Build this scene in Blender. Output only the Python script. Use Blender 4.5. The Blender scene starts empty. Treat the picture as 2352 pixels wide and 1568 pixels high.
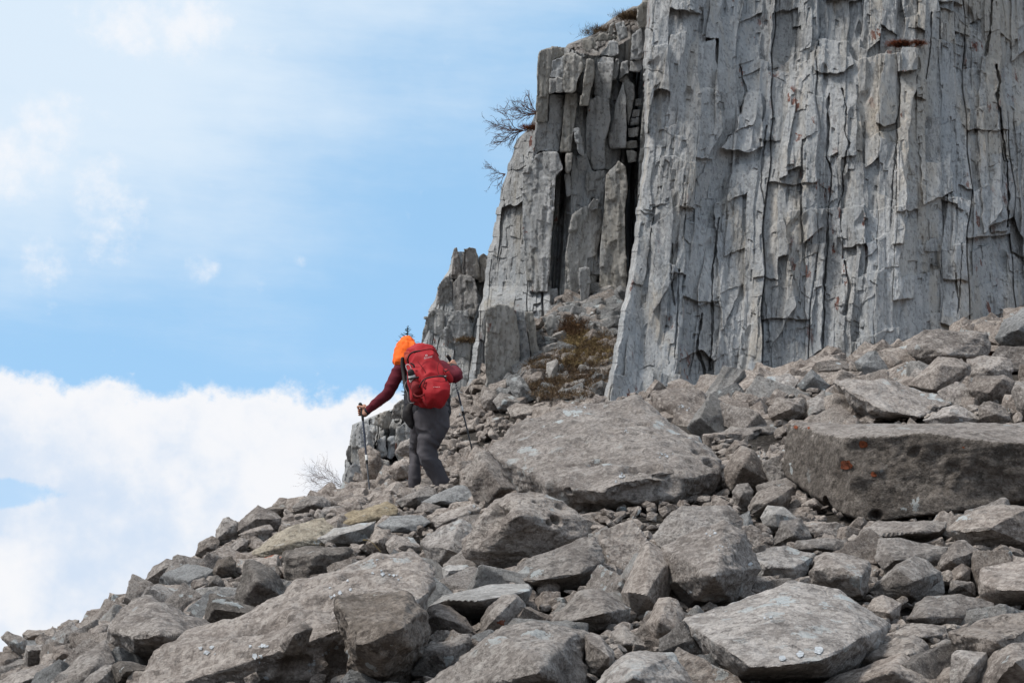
import bpy, bmesh, math, random
import numpy as np
from mathutils import Vector, Matrix

# ------------------------------------------------------------------ camera, sky, sun, exposure
SC = bpy.context.scene
COL = SC.collection
PITCH = math.radians(14.0)
HF = math.radians(30.0)
CAM_Z = 1.6
cd = bpy.data.cameras.new('camera'); cam = bpy.data.objects.new('camera', cd); COL.objects.link(cam)
cd.sensor_width = 36.0; cd.lens = 18.0 / math.tan(HF / 2); cd.clip_start = 0.05; cd.clip_end = 20000
cam.location = (0, 0, CAM_Z); cam.rotation_euler = (math.pi / 2 + PITCH, 0, 0)
SC.camera = cam
SC.view_settings.view_transform = 'Standard'; SC.view_settings.look = 'None'
SC.view_settings.exposure = 0.45; SC.view_settings.gamma = 1.0
SC.cycles.max_bounces = 5; SC.cycles.diffuse_bounces = 3; SC.cycles.glossy_bounces = 2
SC.cycles.transparent_max_bounces = 4; SC.cycles.caustics_reflective = False; SC.cycles.caustics_refractive = False

SUN_EL, SUN_AZ = math.radians(52), math.radians(-118)      # azimuth from +Y towards +X
sun = bpy.data.lights.new('sun', 'SUN'); so = bpy.data.objects.new('sun', sun); COL.objects.link(so)
sun.energy = 2.5; sun.angle = math.radians(14); sun.color = (1.0, 0.95, 0.88)
sd = Vector((math.sin(SUN_AZ) * math.cos(SUN_EL), math.cos(SUN_AZ) * math.cos(SUN_EL), math.sin(SUN_EL)))
so.rotation_euler = sd.to_track_quat('Z', 'Y').to_euler()

class NT:
    """short helper for node trees"""
    def __init__(s, tree):
        s.t = tree; tree.nodes.clear()
    def n(s, kind, ins=None, **kw):
        nd = s.t.nodes.new(kind)
        for k, v in kw.items(): setattr(nd, k, v)
        if ins:
            for k, v in ins.items():
                sk = nd.inputs[k]
                if isinstance(v, bpy.types.NodeSocket): s.t.links.new(v, sk)
                else: sk.default_value = v
        return nd
    def m(s, op, a, b=None, c=None, clamp=False):
        ins = {0: a}
        if b is not None: ins[1] = b
        if c is not None: ins[2] = c
        return s.n('ShaderNodeMath', ins, operation=op, use_clamp=clamp).outputs[0]
    def vm(s, op, a, b):
        nd = s.n('ShaderNodeVectorMath', {0: a, 1: b}, operation=op)
        return nd.outputs['Value'] if op in ('DOT_PRODUCT', 'LENGTH') else nd.outputs[0]
    def mix(s, f, a, b, blend='MIX'):
        nd = s.n('ShaderNodeMix', data_type='RGBA', blend_type=blend)
        for i, v in ((0, f), (6, a), (7, b)):
            if isinstance(v, bpy.types.NodeSocket): s.t.links.new(v, nd.inputs[i])
            else: nd.inputs[i].default_value = v if i == 0 else (*v[:3], 1)
        return nd.outputs[2]
    def noise(s, vec, scale, detail=4, rough=0.55, dist=0.0, out=0):
        return s.n('ShaderNodeTexNoise', {'Vector': vec, 'Scale': scale, 'Detail': detail, 'Roughness': rough, 'Distortion': dist}).outputs[out]
    def ramp(s, f, stops, interp='LINEAR'):
        nd = s.n('ShaderNodeValToRGB', {0: f}); cr = nd.color_ramp; cr.interpolation = interp
        while len(cr.elements) > 1: cr.elements.remove(cr.elements[0])
        for i, (p, c) in enumerate(stops):
            e = cr.elements[0] if i == 0 else cr.elements.new(p)
            e.position = p
            e.color = (*c, 1) if isinstance(c, (tuple, list)) else (c, c, c, 1)
        return nd.outputs[0]
    def sstep(s, x, a, b):
        nd = s.n('ShaderNodeMapRange', {0: x, 1: a, 2: b, 3: 0.0, 4: 1.0}, interpolation_type='SMOOTHSTEP')
        return nd.outputs[0]

SKYTINT = (1.0, 1.0, 1.0)
world = bpy.data.worlds.new('World'); SC.world = world; world.use_nodes = True
N = NT(world.node_tree)
sky = N.n('ShaderNodeTexSky', sky_type='NISHITA', sun_disc=False, sun_elevation=SUN_EL, sun_rotation=SUN_AZ,
          altitude=2200.0, air_density=1.0, dust_density=0.6, ozone_density=1.0)
geo = N.n('ShaderNodeTexCoord').outputs['Generated']
sep = N.n('ShaderNodeSeparateXYZ', {0: geo})
# clouds: direction expressed as azimuth / elevation in degrees
AZ = N.m('MULTIPLY', N.m('ARCTAN2', sep.outputs[0], sep.outputs[1]), 57.2958)
EL = N.m('MULTIPLY', N.m('ARCSINE', sep.outputs[2]), 57.2958)
cvec = N.n('ShaderNodeCombineXYZ', {0: AZ, 1: EL, 2: 0.0}).outputs[0]
def blob(ax, el, rx, ry):
    dx = N.m('MULTIPLY', N.m('SUBTRACT', AZ, ax), 1.0 / rx); dy = N.m('MULTIPLY', N.m('SUBTRACT', EL, el), 1.0 / ry)
    q = N.m('ADD', N.m('MULTIPLY', dx, dx), N.m('MULTIPLY', dy, dy))
    return N.m('SUBTRACT', 1.0, q, clamp=True)
n_big = N.noise(cvec, .16, 5, .58); n_mid = N.noise(cvec, .55, 7, .62); n_fin = N.noise(cvec, 1.9, 6, .62)
streak = N.noise(N.vm('MULTIPLY', N.vm('ADD', cvec, N.n('ShaderNodeCombineXYZ', {0: N.m('MULTIPLY', EL, 1.1), 1: 0., 2: 0.}).outputs[0]), (.10, .42, 1.)), 1.0, 6, .6)
def nz(x, amp): return N.m('MULTIPLY', N.m('SUBTRACT', x, .5), amp)
# cumulus bank low in the sky: white heaped edge at about 13 degrees, its line rising and falling with azimuth
edge = N.m('ADD', 12.55, N.m('ADD', nz(n_big, 2.2), N.m('ADD', nz(n_mid, 3.0), nz(n_fin, .9))))
bank = N.sstep(N.m('SUBTRACT', edge, EL), -.12, .65)
hole = N.sstep(N.m('ADD', blob(-15.3, 9.15, 2.5, .55), N.m('ADD', nz(n_mid, 1.3), nz(n_fin, .5))), .25, .65)
bank = N.m('MULTIPLY', bank, N.m('SUBTRACT', 1.0, N.m('MULTIPLY', hole, .62)))
wisp = 0.0
for b in ((-14.2, 15.7, 1.0, 1.5), (-12.6, 17.6, 1.5, 2.4), (-16.0, 18.8, 2.6, 2.2), (-14.3, 20.0, 2.2, 1.3), (-9.6, 15.9, 1.0, .7), (-6.6, 16.3, .5, .35), (-11.0, 23.0, 4.0, 1.5)):
    bb = N.sstep(N.m('ADD', blob(*b), N.m('ADD', nz(n_mid, 2.8), nz(n_fin, .8))), .40, 1.5)
    wisp = N.m('MAXIMUM', wisp, bb)
left = N.sstep(AZ, 3.0, -17.0)
veil = N.m('ADD', N.m('MULTIPLY', N.m('MULTIPLY', left, .70), N.sstep(EL, 11.5, 19.0)), N.m('MULTIPLY', N.sstep(EL, 15.0, 26.0), .30))
veil = N.m('MULTIPLY', N.m('ADD', veil, N.m('ADD', nz(streak, .75), nz(n_big, .55))), 1.0, clamp=True)
veil = N.m('MULTIPLY', N.sstep(veil, .02, .85), .90)
over = N.sstep(N.m('ADD', EL, nz(n_big, 30.0)), 26.0, 60.0)     # unseen high cloud overhead and behind the viewer, weighted so light comes from above
back = N.sstep(N.m('ADD', N.m('ABSOLUTE', AZ), nz(n_big, 60.0)), 40.0, 90.0)
high = N.m('MAXIMUM', N.m('MULTIPLY', over, .92), N.m('MULTIPLY', back, .30))
S = 0.11
skyc = N.mix(1.0, sky.outputs[0], SKYTINT, 'MULTIPLY')
def cl(r, g, b): return (r / .15, g / .15, b / .15)
shade = N.sstep(N.m('ADD', N.m('SUBTRACT', edge, EL), nz(n_mid, 2.5)), .4, 4.0)
shade = N.m('MULTIPLY', shade, N.sstep(N.m('ADD', n_big, nz(n_mid, .3)), .35, .6))
bcol = N.mix(N.m('MULTIPLY', shade, .8), cl(.93, .94, .97), cl(.60, .73, .91))
c = N.mix(.70, skyc, cl(.40, .71, 1.03))          # thin sunlit haze of high cirrus
c = N.mix(veil, c, cl(.76, .87, .98))
c = N.mix(N.m('MULTIPLY', wisp, .95), c, cl(.90, .93, .98))
c = N.mix(bank, c, bcol)
c = N.mix(high, c, cl(.80, .83, .88))
bg = N.n('ShaderNodeBackground', {0: c, 1: S})
N.n('ShaderNodeOutputWorld', {0: bg.outputs[0]})

# ------------------------------------------------------------------ numeric helpers
FO = 1176 / math.tan(HF / 2)
cp, sp = math.cos(PITCH), math.sin(PITCH)
def W(x, y, D):
    """place at depth D (m, along the view axis) seen at (x, y) of a 2352 x 1568 picture"""
    x = np.asarray(x, float); y = np.asarray(y, float); D = np.asarray(D, float)
    X = (x - 1176) / FO * D; Y = (784 - y) / FO * D
    return np.stack([X, D * cp - Y * sp, CAM_Z + D * sp + Y * cp], -1)
def PJ(P):
    P = np.asarray(P, float); X = P[..., 0]; Yw = P[..., 1]; Z = P[..., 2] - CAM_Z
    D = Yw * cp + Z * sp; Y = -Yw * sp + Z * cp
    return 1176 + X / D * FO, 784 - Y / D * FO, D
_h = np.array([[374761393, 668265263, 2147483647 & 0x5bd1e995], [0, 0, 0]], dtype=np.uint32)
def hsh(i, j, k, seed):
    """hash of integer lattice -> uint32"""
    x = (i.astype(np.int64) * 374761393 + j.astype(np.int64) * 668265263 + k.astype(np.int64) * 1440662683 + seed * 982451653) & 0xffffffff
    x = (x ^ (x >> 13)) * 1274126177 & 0xffffffff
    x = (x ^ (x >> 16)) * 2246822519 & 0xffffffff
    return x ^ (x >> 15)
def rnd(i, j=None, k=None, seed=0):
    i = np.asarray(i); z = np.zeros_like(i)
    return (hsh(i, z if j is None else j, z if k is None else k, seed) & 0xffffff) / float(0x1000000)
_G = np.array([[1,1,0],[-1,1,0],[1,-1,0],[-1,-1,0],[1,0,1],[-1,0,1],[1,0,-1],[-1,0,-1],[0,1,1],[0,-1,1],[0,1,-1],[0,-1,-1],[1,1,0],[-1,1,0],[0,-1,1],[0,-1,-1]], float)
def perlin(P, seed=0):
    F = np.floor(P).astype(np.int64); f = P - F; u = f * f * f * (f * (f * 6 - 15) + 10)
    res = 0.0
    for dx in (0, 1):
        wx = u[..., 0] if dx else 1 - u[..., 0]
        for dy in (0, 1):
            wy = u[..., 1] if dy else 1 - u[..., 1]
            for dz in (0, 1):
                wz = u[..., 2] if dz else 1 - u[..., 2]
                g = _G[hsh(F[..., 0] + dx, F[..., 1] + dy, F[..., 2] + dz, seed) & 15]
                res = res + wx * wy * wz * (g[..., 0] * (f[..., 0] - dx) + g[..., 1] * (f[..., 1] - dy) + g[..., 2] * (f[..., 2] - dz))
    return res
def fbm(P, octv=3, seed=0, gain=0.5, lac=2.1):
    a, r = 1.0, 0.0
    for o in range(octv):
        r = r + a * perlin(P * lac ** o, seed + o * 17); a *= gain
    return r
def p2(x, y, seed=0):
    return perlin(np.stack([x, y, np.zeros_like(x) + 0.37], -1), seed)
def facets(P, seed=0):
    """3-D cells, each a tilted plane: the broken, chipped look of limestone"""
    F = np.floor(P).astype(np.int64); best = np.full(len(P), 9.0); val = np.zeros(len(P)); edge = np.full(len(P), 9.0)
    for dx in (-1, 0, 1):
        for dy in (-1, 0, 1):
            for dz in (-1, 0, 1):
                I, J, K = F[..., 0] + dx, F[..., 1] + dy, F[..., 2] + dz
                c = np.stack([I + rnd(I, J, K, seed), J + rnd(I, J, K, seed + 1), K + rnd(I, J, K, seed + 2)], -1)
                q = P - c; d = (q * q).sum(1)
                t = np.stack([rnd(I, J, K, seed + 3), rnd(I, J, K, seed + 4), rnd(I, J, K, seed + 5)], -1) - .5
                v = (q * t).sum(1) * 1.6 + (rnd(I, J, K, seed + 6) - .5) * .5
                m = d < best
                val = np.where(m, v, val); best = np.where(m, d, best)
    return val
def scallop(P, seed=0):
    """continuous conchoidal breakage: dished facets meeting in crisp ridges"""
    F = np.floor(P).astype(np.int64); best = np.full(P.shape[:-1], 9.0)
    for dx in (-1, 0, 1):
        for dy in (-1, 0, 1):
            for dz in (-1, 0, 1):
                I, J, K = F[..., 0] + dx, F[..., 1] + dy, F[..., 2] + dz
                d = (P[..., 0] - I - rnd(I, J, K, seed)) ** 2 + (P[..., 1] - J - rnd(I, J, K, seed + 1)) ** 2 + (P[..., 2] - K - rnd(I, J, K, seed + 2)) ** 2
                best = np.minimum(best, d + .25 * rnd(I, J, K, seed + 3))
    return best - .42
_ICO = {}
def ico(level):
    if level not in _ICO:
        bm = bmesh.new(); bmesh.ops.create_icosphere(bm, subdivisions=level, radius=1.0)
        v = np.array([q.co[:] for q in bm.verts]); f = np.array([[q.index for q in t.verts] for t in bm.faces], np.int32)
        bm.free(); _ICO[level] = (v / np.linalg.norm(v, axis=1, keepdims=True), f)
    return _ICO[level]
def mesh_np(name, V, F, mat=None, smooth=False):
    me = bpy.data.meshes.new(name); V = np.asarray(V, np.float32); F = np.asarray(F, np.int32)
    k = F.shape[1]
    me.vertices.add(len(V)); me.vertices.foreach_set('co', V.ravel())
    me.loops.add(F.size); me.loops.foreach_set('vertex_index', F.ravel())
    me.polygons.add(len(F)); me.polygons.foreach_set('loop_start', np.arange(0, F.size, k, dtype=np.int32))
    if smooth: me.polygons.foreach_set('use_smooth', np.ones(len(F), bool))
    me.update(calc_edges=True); me.validate()
    if mat: me.materials.append(mat)
    return me
def link(name, me, loc=(0, 0, 0), parent=None):
    o = bpy.data.objects.new(name, me); COL.objects.link(o); o.location = loc
    if parent is not None: o.parent = parent
    return o
def tag(o, label=None, cat=None, group=None, kind=None):
    if label: o['label'] = label
    if cat: o['category'] = cat
    if group: o['group'] = group
    if kind: o['kind'] = kind
    return o
def smooth_by(me, ang=35):
    try: me.set_sharp_from_angle(angle=math.radians(ang))
    except Exception: pass

# picture regions used while measuring the photograph: (x0, y0, scale) in 4096-wide pixels
REG = {'A': (0, 1900, .52987), 'B': (1000, 1900, .52987), 'C': (2000, 1900, .52987), 'D': (3000, 1900, .53),
       'E': (2200, 1200, .5741), 'F': (3000, 1100, .6376), 'P': (1200, 1200, .57405), 'G': (1600, 900, .5741),
       'H': (1900, 0, .6377), 'K': (3000, 0, .6376), 'O': (0, 0, 1.74150)}
def ov(reg, pts):
    x0, y0, s = REG[reg]
    return [((x0 + p[0] * s) / 1.7415, (y0 + p[1] * s) / 1.7415) + tuple(p[2:]) for p in pts]

# ------------------------------------------------------------------ materials
MATS = {}
def newmat(name):
    m = bpy.data.materials.new(name); m.use_nodes = True; MATS[name] = m
    return m, NT(m.node_tree)
def finish(n, col, rough=0.9, bump=None, strength=0.5, dist=0.02, spec=0.25, **extra):
    ins = {'Base Color': col, 'Roughness': rough, 'Specular IOR Level': spec}
    ins.update(extra)
    b = n.n('ShaderNodeBsdfPrincipled', ins)
    if bump is not None:
        bn = n.n('ShaderNodeBump', {'Strength': strength, 'Distance': dist, 'Height': bump})
        n.t.links.new(bn.outputs[0], b.inputs['Normal'])
    o = n.n('ShaderNodeOutputMaterial', {0: b.outputs[0]})
    return b
def spots(n, P, scale, thresh, keep, seedoff):
    """irregular patches: cells of a voronoi, only a share of them kept, their rims warped"""
    off = n.vm('ADD', P, (seedoff, seedoff * 1.7, -seedoff))
    w = n.noise(off, scale * 3.0, 3, .6, out=1)
    wv = n.vm('ADD', off, n.vm('MULTIPLY', n.vm('SUBTRACT', w, (.5, .5, .5)), (1.3 / scale,) * 3))
    v = n.n('ShaderNodeTexVoronoi', {'Vector': wv, 'Scale': scale, 'Randomness': 1.0}, feature='F1')
    c = n.n('ShaderNodeSeparateColor', {0: v.outputs['Color']})
    k = n.m('LESS_THAN', c.outputs[0], keep)
    sz = n.m('MULTIPLY', c.outputs[1], thresh)
    d = n.m('SUBTRACT', sz, v.outputs['Distance'])
    return n.m('MULTIPLY', k, n.sstep(d, 0.0, 0.05))
def rock_mat(name, dark, mid, light, scale=1.0, white=.05, orange=0.0, pale=.25, orangecol=(.30, .07, .02), bumpd=.045, bstr=.9, tint=0.20, coordscale=1.0):
    m, n = newmat(name)
    P = n.n('ShaderNodeTexCoord').outputs['Object']
    rndm = n.n('ShaderNodeObjectInfo').outputs['Random']
    P = n.vm('ADD', P, n.vm('MULTIPLY', n.n('ShaderNodeCombineXYZ', {0: rndm, 1: rndm, 2: rndm}).outputs[0], (13., 7., 29.)))
    if scale != 1.0: P = n.vm('MULTIPLY', P, (scale,) * 3)
    big = n.noise(P, 1.6, 4, .6)
    midn = n.noise(P, 7.0, 6, .68)
    fine = n.noise(P, 42.0, 5, .7)
    t = n.m('ADD', n.m('MULTIPLY', big, .5), n.m('MULTIPLY', midn, .5))
    c = n.ramp(t, [(.36, dark), (.50, mid), (.64, light)])
    # mottling
    c = n.mix(n.sstep(fine, .36, .58), n.mix(.75, c, dark), c)
    c = n.mix(n.m('MULTIPLY', n.sstep(n.noise(n.vm('ADD', P, (8., 1., 3.)), 13.0, 8, .72), .52, .64), .60), c, light)
    pal = spots(n, P, 26.0, .8, pale, 3.1)
    c = n.mix(n.m('MULTIPLY', pal, .45), c, light)
    pits = spots(n, P, 15.0, .50, .40, 9.7)
    c = n.mix(n.m('MULTIPLY', pits, .45), c, tuple(v * .45 for v in dark))
    grit = n.n('ShaderNodeTexVoronoi', {'Vector': P, 'Scale': 75.0}, feature='F1')
    gc = n.n('ShaderNodeSeparateColor', {0: grit.outputs['Color']}).outputs[0]
    c = n.mix(n.m('MULTIPLY', n.m('LESS_THAN', gc, .20), .22), c, tuple(v * .6 for v in dark))
    c = n.mix(n.m('MULTIPLY', n.m('GREATER_THAN', gc, .86), .20), c, tuple(min(1, v * 1.25) for v in light))
    vein = n.m('ABSOLUTE', n.m('SUBTRACT', n.noise(n.vm('ADD', P, (2., 19., 6.)), 1.7, 3, .5), .5))
    c = n.mix(n.m('MULTIPLY', n.m('MULTIPLY', n.sstep(vein, .005, .0), n.sstep(midn, .50, .60)), .45), c, tuple(v * .5 for v in dark))
    # per-object tone
    tone = n.m('ADD', 1.0 - tint, n.m('MULTIPLY', rndm, 2 * tint))
    hsv = n.n('ShaderNodeHueSaturation', {'Saturation': n.m('ADD', .75, n.m('MULTIPLY', n.m('FRACT', n.m('MULTIPLY', rndm, 7.31)), .6)), 'Value': tone, 'Color': c})
    c = hsv.outputs[0]
    if white > 0:
        region = n.sstep(n.noise(P, 1.1, 2), .46, .62)
        c = n.mix(n.m('MULTIPLY', n.m('MULTIPLY', spots(n, P, 12.0, .72, white * 2.6, 21.0), region), .85), c, (.50, .54, .55))
    if orange > 0:
        region = n.sstep(n.noise(n.vm('ADD', P, (31., 4., 8.)), .9, 2), .50, .6)
        c = n.mix(n.m('MULTIPLY', n.m('MULTIPLY', spots(n, P, 4.5, .5, orange, 41.0), region), .8), c, orangecol)
    h = n.m('ADD', n.m('MULTIPLY', n.noise(P, 18.0, 8, .72), 1.0), n.m('ADD', n.m('MULTIPLY', pits, -.5), n.m('MULTIPLY', n.sstep(vein, .008, .0), -.08)))
    h = n.m('ADD', h, n.m('MULTIPLY', n.noise(P, 90.0, 3, .7), .4))
    finish(n, c, .92, h, bstr, bumpd)
    return m
BROWN = rock_mat('brown_limestone', (.142, .122, .110), (.325, .290, .265), (.485, .445, .412), orange=.02)
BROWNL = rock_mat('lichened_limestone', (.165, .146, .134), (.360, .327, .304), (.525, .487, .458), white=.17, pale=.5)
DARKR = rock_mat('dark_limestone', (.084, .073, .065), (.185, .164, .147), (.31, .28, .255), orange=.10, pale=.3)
GREYR = rock_mat('grey_limestone', (.15, .15, .15), (.28, .28, .28), (.38, .385, .385), white=.10, pale=.15)
YELR = rock_mat('ochre_limestone', (.19, .16, .12), (.36, .305, .225), (.47, .41, .32), white=.03, pale=.3)
PALER = rock_mat('pale_limestone', (.23, .22, .21), (.37, .355, .34), (.50, .485, .47), white=.12)
def ground_mat():
    m, n = newmat('gravel')
    P = n.n('ShaderNodeTexCoord').outputs['Object']
    c1 = n.ramp(n.noise(P, 3.0, 6, .7), [(.35, (.030, .025, .021)), (.6, (.085, .073, .062))])  # soil darkened so the gaps between stones carry their shade in the colour
    f = n.noise(P, 26.0, 8, .75)
    c = n.mix(n.sstep(f, .50, .62), c1, (.15, .133, .12))
    finish(n, c, .95, f, 1.0, .08)
    return m
GRAVEL = ground_mat()

# ------------------------------------------------------------------ terrain: talus slope as one height field
CTRL = [  # x, y in the 2352 picture, depth
 (-300,1660,9.5),(0,1610,9.2),(500,1568,8.0),(1000,1568,7.4),(1500,1568,7.2),(2000,1568,7.2),(2352,1568,7.2),(2700,1568,7.2),
 (200,1530,10.2),(700,1450,9.8),(1200,1450,8.9),(1700,1450,8.5),(2200,1450,8.5),
 (400,1385,12.4),(800,1330,12.3),(1200,1310,10.8),(1600,1310,10.0),(2000,1310,9.8),(2352,1310,9.6),(2700,1310,9.6),
 (600,1265,14.8),(900,1190,17.3),(1100,1180,16.0),(1450,1190,12.4),(1700,1200,11.8),(2100,1200,11.4),(2352,1200,11.2),
 (780,1150,18.5),(900,1150,19.2),(1020,1135,19.3),(950,1120,19.8),(1090,1050,21.0),
 (1200,990,19.0),(1500,950,17.2),(1700,960,16.2),(2000,960,15.2),(2352,950,15.2),(2700,950,15.2),
 (1650,905,19.5),(1900,860,19.8),(2150,800,20.5),(2352,740,21.5),(2700,640,23.0),
 (1000,1050,22.0),(1150,940,23.2),(850,1100,22.5),(1300,900,23.9),(1250,850,24.5),(1380,800,24.9),(1300,725,25.9),(1420,680,26.2),(1440,620,27.4),
 (1450,560,31),(1700,830,27),(2200,760,27),(2700,660,28),(2352,745,24),(2000,850,23.5),
 # skyline on the left, and the fall away behind it
 (0,1560,12.2),(200,1455,13.6),(330,1375,14.6),(430,1318,15.4),(520,1265,16.3),(600,1212,17.2),(690,1170,18.2),(770,1150,19.4),
 (-40,1640,14.6),(160,1560,16.0),(300,1480,17.5),(420,1420,18.5),(520,1370,20.0),(620,1290,21.5),(720,1260,23),(800,1200,24.5),
 (-300,1720,13.0),(-300,1860,17.0),
 (0,1800,20.0),(300,1700,24.0),(600,1560,28),(900,1400,31),(1100,1200,33),(-400,2200,24.0),
 (200,2100,40.0),(800,1900,45.0),(1150,1400,45),
]
EXTRA = [(-6,0,-1.2),(-3,2,-0.3),(0,0,-0.15),(3,0,0.1),(0,4,0.9),(-3,5,.55),(3,4,1.1),(7,2,1.0),(0,-6,-1.6),(8,-5,-.6),(-8,-5,-2.8),(-14,4,-4.5),(-14,14,-6),
         (16,10,5.0),(20,20,9.0),(14,0,2.0),(-20,30,-12),(-10,45,-8),(14,-14,-1.5),(-14,-14,-5),(-22,-8,-8),(-24,10,-11),(26,0,3.5),(28,34,16),(14,44,18)]
cx, cy, cD = np.array(CTRL, float).T
CP = np.vstack([W(cx, cy, cD), np.array(EXTRA, float)])
def _rbf_fit(P):
    d = np.linalg.norm(P[:, None, :2] - P[None, :, :2], axis=2)
    K = np.sqrt(d * d + .25); n = len(P)
    A = np.zeros((n + 3, n + 3)); A[:n, :n] = -K + np.eye(n) * .04
    A[:n, n] = 1; A[:n, n + 1:] = P[:, :2]; A[n, :n] = 1; A[n + 1:, :n] = P[:, :2].T
    return np.linalg.solve(A, np.concatenate([P[:, 2], [0, 0, 0]]))
_w = _rbf_fit(CP)
def gz_exact(x, y):
    x = np.asarray(x, float); y = np.asarray(y, float); s = x.shape; x = x.ravel(); y = y.ravel()
    d = np.sqrt((x[:, None] - CP[None, :, 0]) ** 2 + (y[:, None] - CP[None, :, 1]) ** 2 + .25)
    r = -d @ _w[:len(CP)] + _w[-3] + _w[-2] * x + _w[-1] * y
    return r.reshape(s)
GX0, GX1, GY0, GY1, GS = -16., 16., -8., 46., .1
_gx = np.arange(GX0, GX1 + GS, GS); _gy = np.arange(GY0, GY1 + GS, GS)
_GZ = gz_exact(*np.meshgrid(_gx, _gy))
_mx, _my = np.meshgrid(_gx, _gy)
_GZ = _GZ + .10 * p2(_mx * .9, _my * .9, 5) + .05 * p2(_mx * 2.3, _my * 2.3, 6)
def gz(x, y):
    x = np.asarray(x, float); y = np.asarray(y, float)
    fx = np.clip((x - GX0) / GS, 0, len(_gx) - 1.001); fy = np.clip((y - GY0) / GS, 0, len(_gy) - 1.001)
    i = fx.astype(int); j = fy.astype(int); a = fx - i; b = fy - j
    return (_GZ[j, i] * (1 - a) * (1 - b) + _GZ[j, i + 1] * a * (1 - b) + _GZ[j + 1, i] * (1 - a) * b + _GZ[j + 1, i + 1] * a * b)
def gdepth(x, y, dmin=4.0, dmax=40.0):
    D = np.arange(dmin, dmax, .02); P = W(np.full_like(D, x), np.full_like(D, y), D)
    hit = P[:, 2] <= gz(P[:, 0], P[:, 1])
    return float(D[hit.argmax()]) if hit.any() else None
def gnear(x, y, dmin=8.0, dmax=24.0):
    D = np.arange(dmin, dmax, .05); P = W(np.full_like(D, x), np.full_like(D, y), D); g = P[:, 2] - gz(P[:, 0], P[:, 1])
    i = int(g.argmin()); return float(D[i]), float(g[i])
# mesh: fine sheet near, coarse skirt to the horizon
def grid_faces(nr, nc):
    i = np.arange(nr - 1)[:, None] * nc + np.arange(nc - 1)[None]
    return np.stack([i, i + 1, i + nc + 1, i + nc], -1).reshape(-1, 4)
_V = np.stack([_mx, _my, _GZ - .05 + .02 * p2(_mx * 6, _my * 6, 9)], -1).reshape(-1, 3)
tag(link('ground', mesh_np('ground', _V, grid_faces(len(_gy), len(_gx)), GRAVEL, True)), kind='structure')
# valley floor far below, out to the horizon, joined to the sheet by a skirt
def far_terrain():
    vs, fs = [], []
    ring = []
    nx, ny = len(_gx), len(_gy)
    idx = [(0, i) for i in range(0, nx, 8)] + [(j, nx - 1) for j in range(0, ny, 8)] + [(ny - 1, i) for i in range(nx - 1, -1, -8)] + [(j, 0) for j in range(ny - 1, -1, -8)]
    base = np.array([[_mx[j, i], _my[j, i], _GZ[j, i] - .06] for j, i in idx])
    rings = [base]
    c = np.array([0, 18, 0])
    for k, (s, dz) in enumerate(((1.6, -10), (3.5, -60), (12, -320), (60, -420), (500, -430))):
        r = c + (base - c) * np.array([s, s, 1]); r[:, 2] = base[:, 2] * max(0, 1 - .5 * (k + 1)) + dz
        if k == 0: r[:, 2] = np.minimum(base[:, 2] - 6, 0)
        rings.append(r)
    V = np.vstack(rings); n = len(base)
    F = [[k * n + i, k * n + (i + 1) % n, (k + 1) * n + (i + 1) % n, (k + 1) * n + i] for k in range(len(rings) - 1) for i in range(n)]
    return V, np.array(F)
_fv, _ff = far_terrain()
tag(link('valley_terrain', mesh_np('valley_terrain', _fv, _ff, GRAVEL, True)), kind='structure')

# ------------------------------------------------------------------ rocks
def hull_planes(pts):
    bm = bmesh.new()
    for p in pts: bm.verts.new(p)
    r = bmesh.ops.convex_hull(bm, input=bm.verts)
    dead = list({g for g in r['geom_interior'] + r['geom_unused'] if isinstance(g, bmesh.types.BMVert)})
    bmesh.ops.delete(bm, geom=dead, context='VERTS')
    bm.normal_update()
    c = sum((v.co for v in bm.verts), Vector()) / len(bm.verts)
    pl = []
    for f in bm.faces:
        if f.calc_area() < 1e-7: continue
        n = f.normal.copy(); h = n.dot(f.verts[0].co - c)
        if h < 0: n, h = -n, -h
        if h < 1e-4: continue
        for q in pl:
            if q[0].dot(n) > .996 and abs(q[1] - h) < .04 * h + .005: break
        else: pl.append((n, h))
    vs = np.array([v.co[:] for v in bm.verts]); bm.free()
    return np.array([p[0][:] for p in pl]), np.array([p[1] for p in pl]), np.array(c[:]), vs
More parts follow.
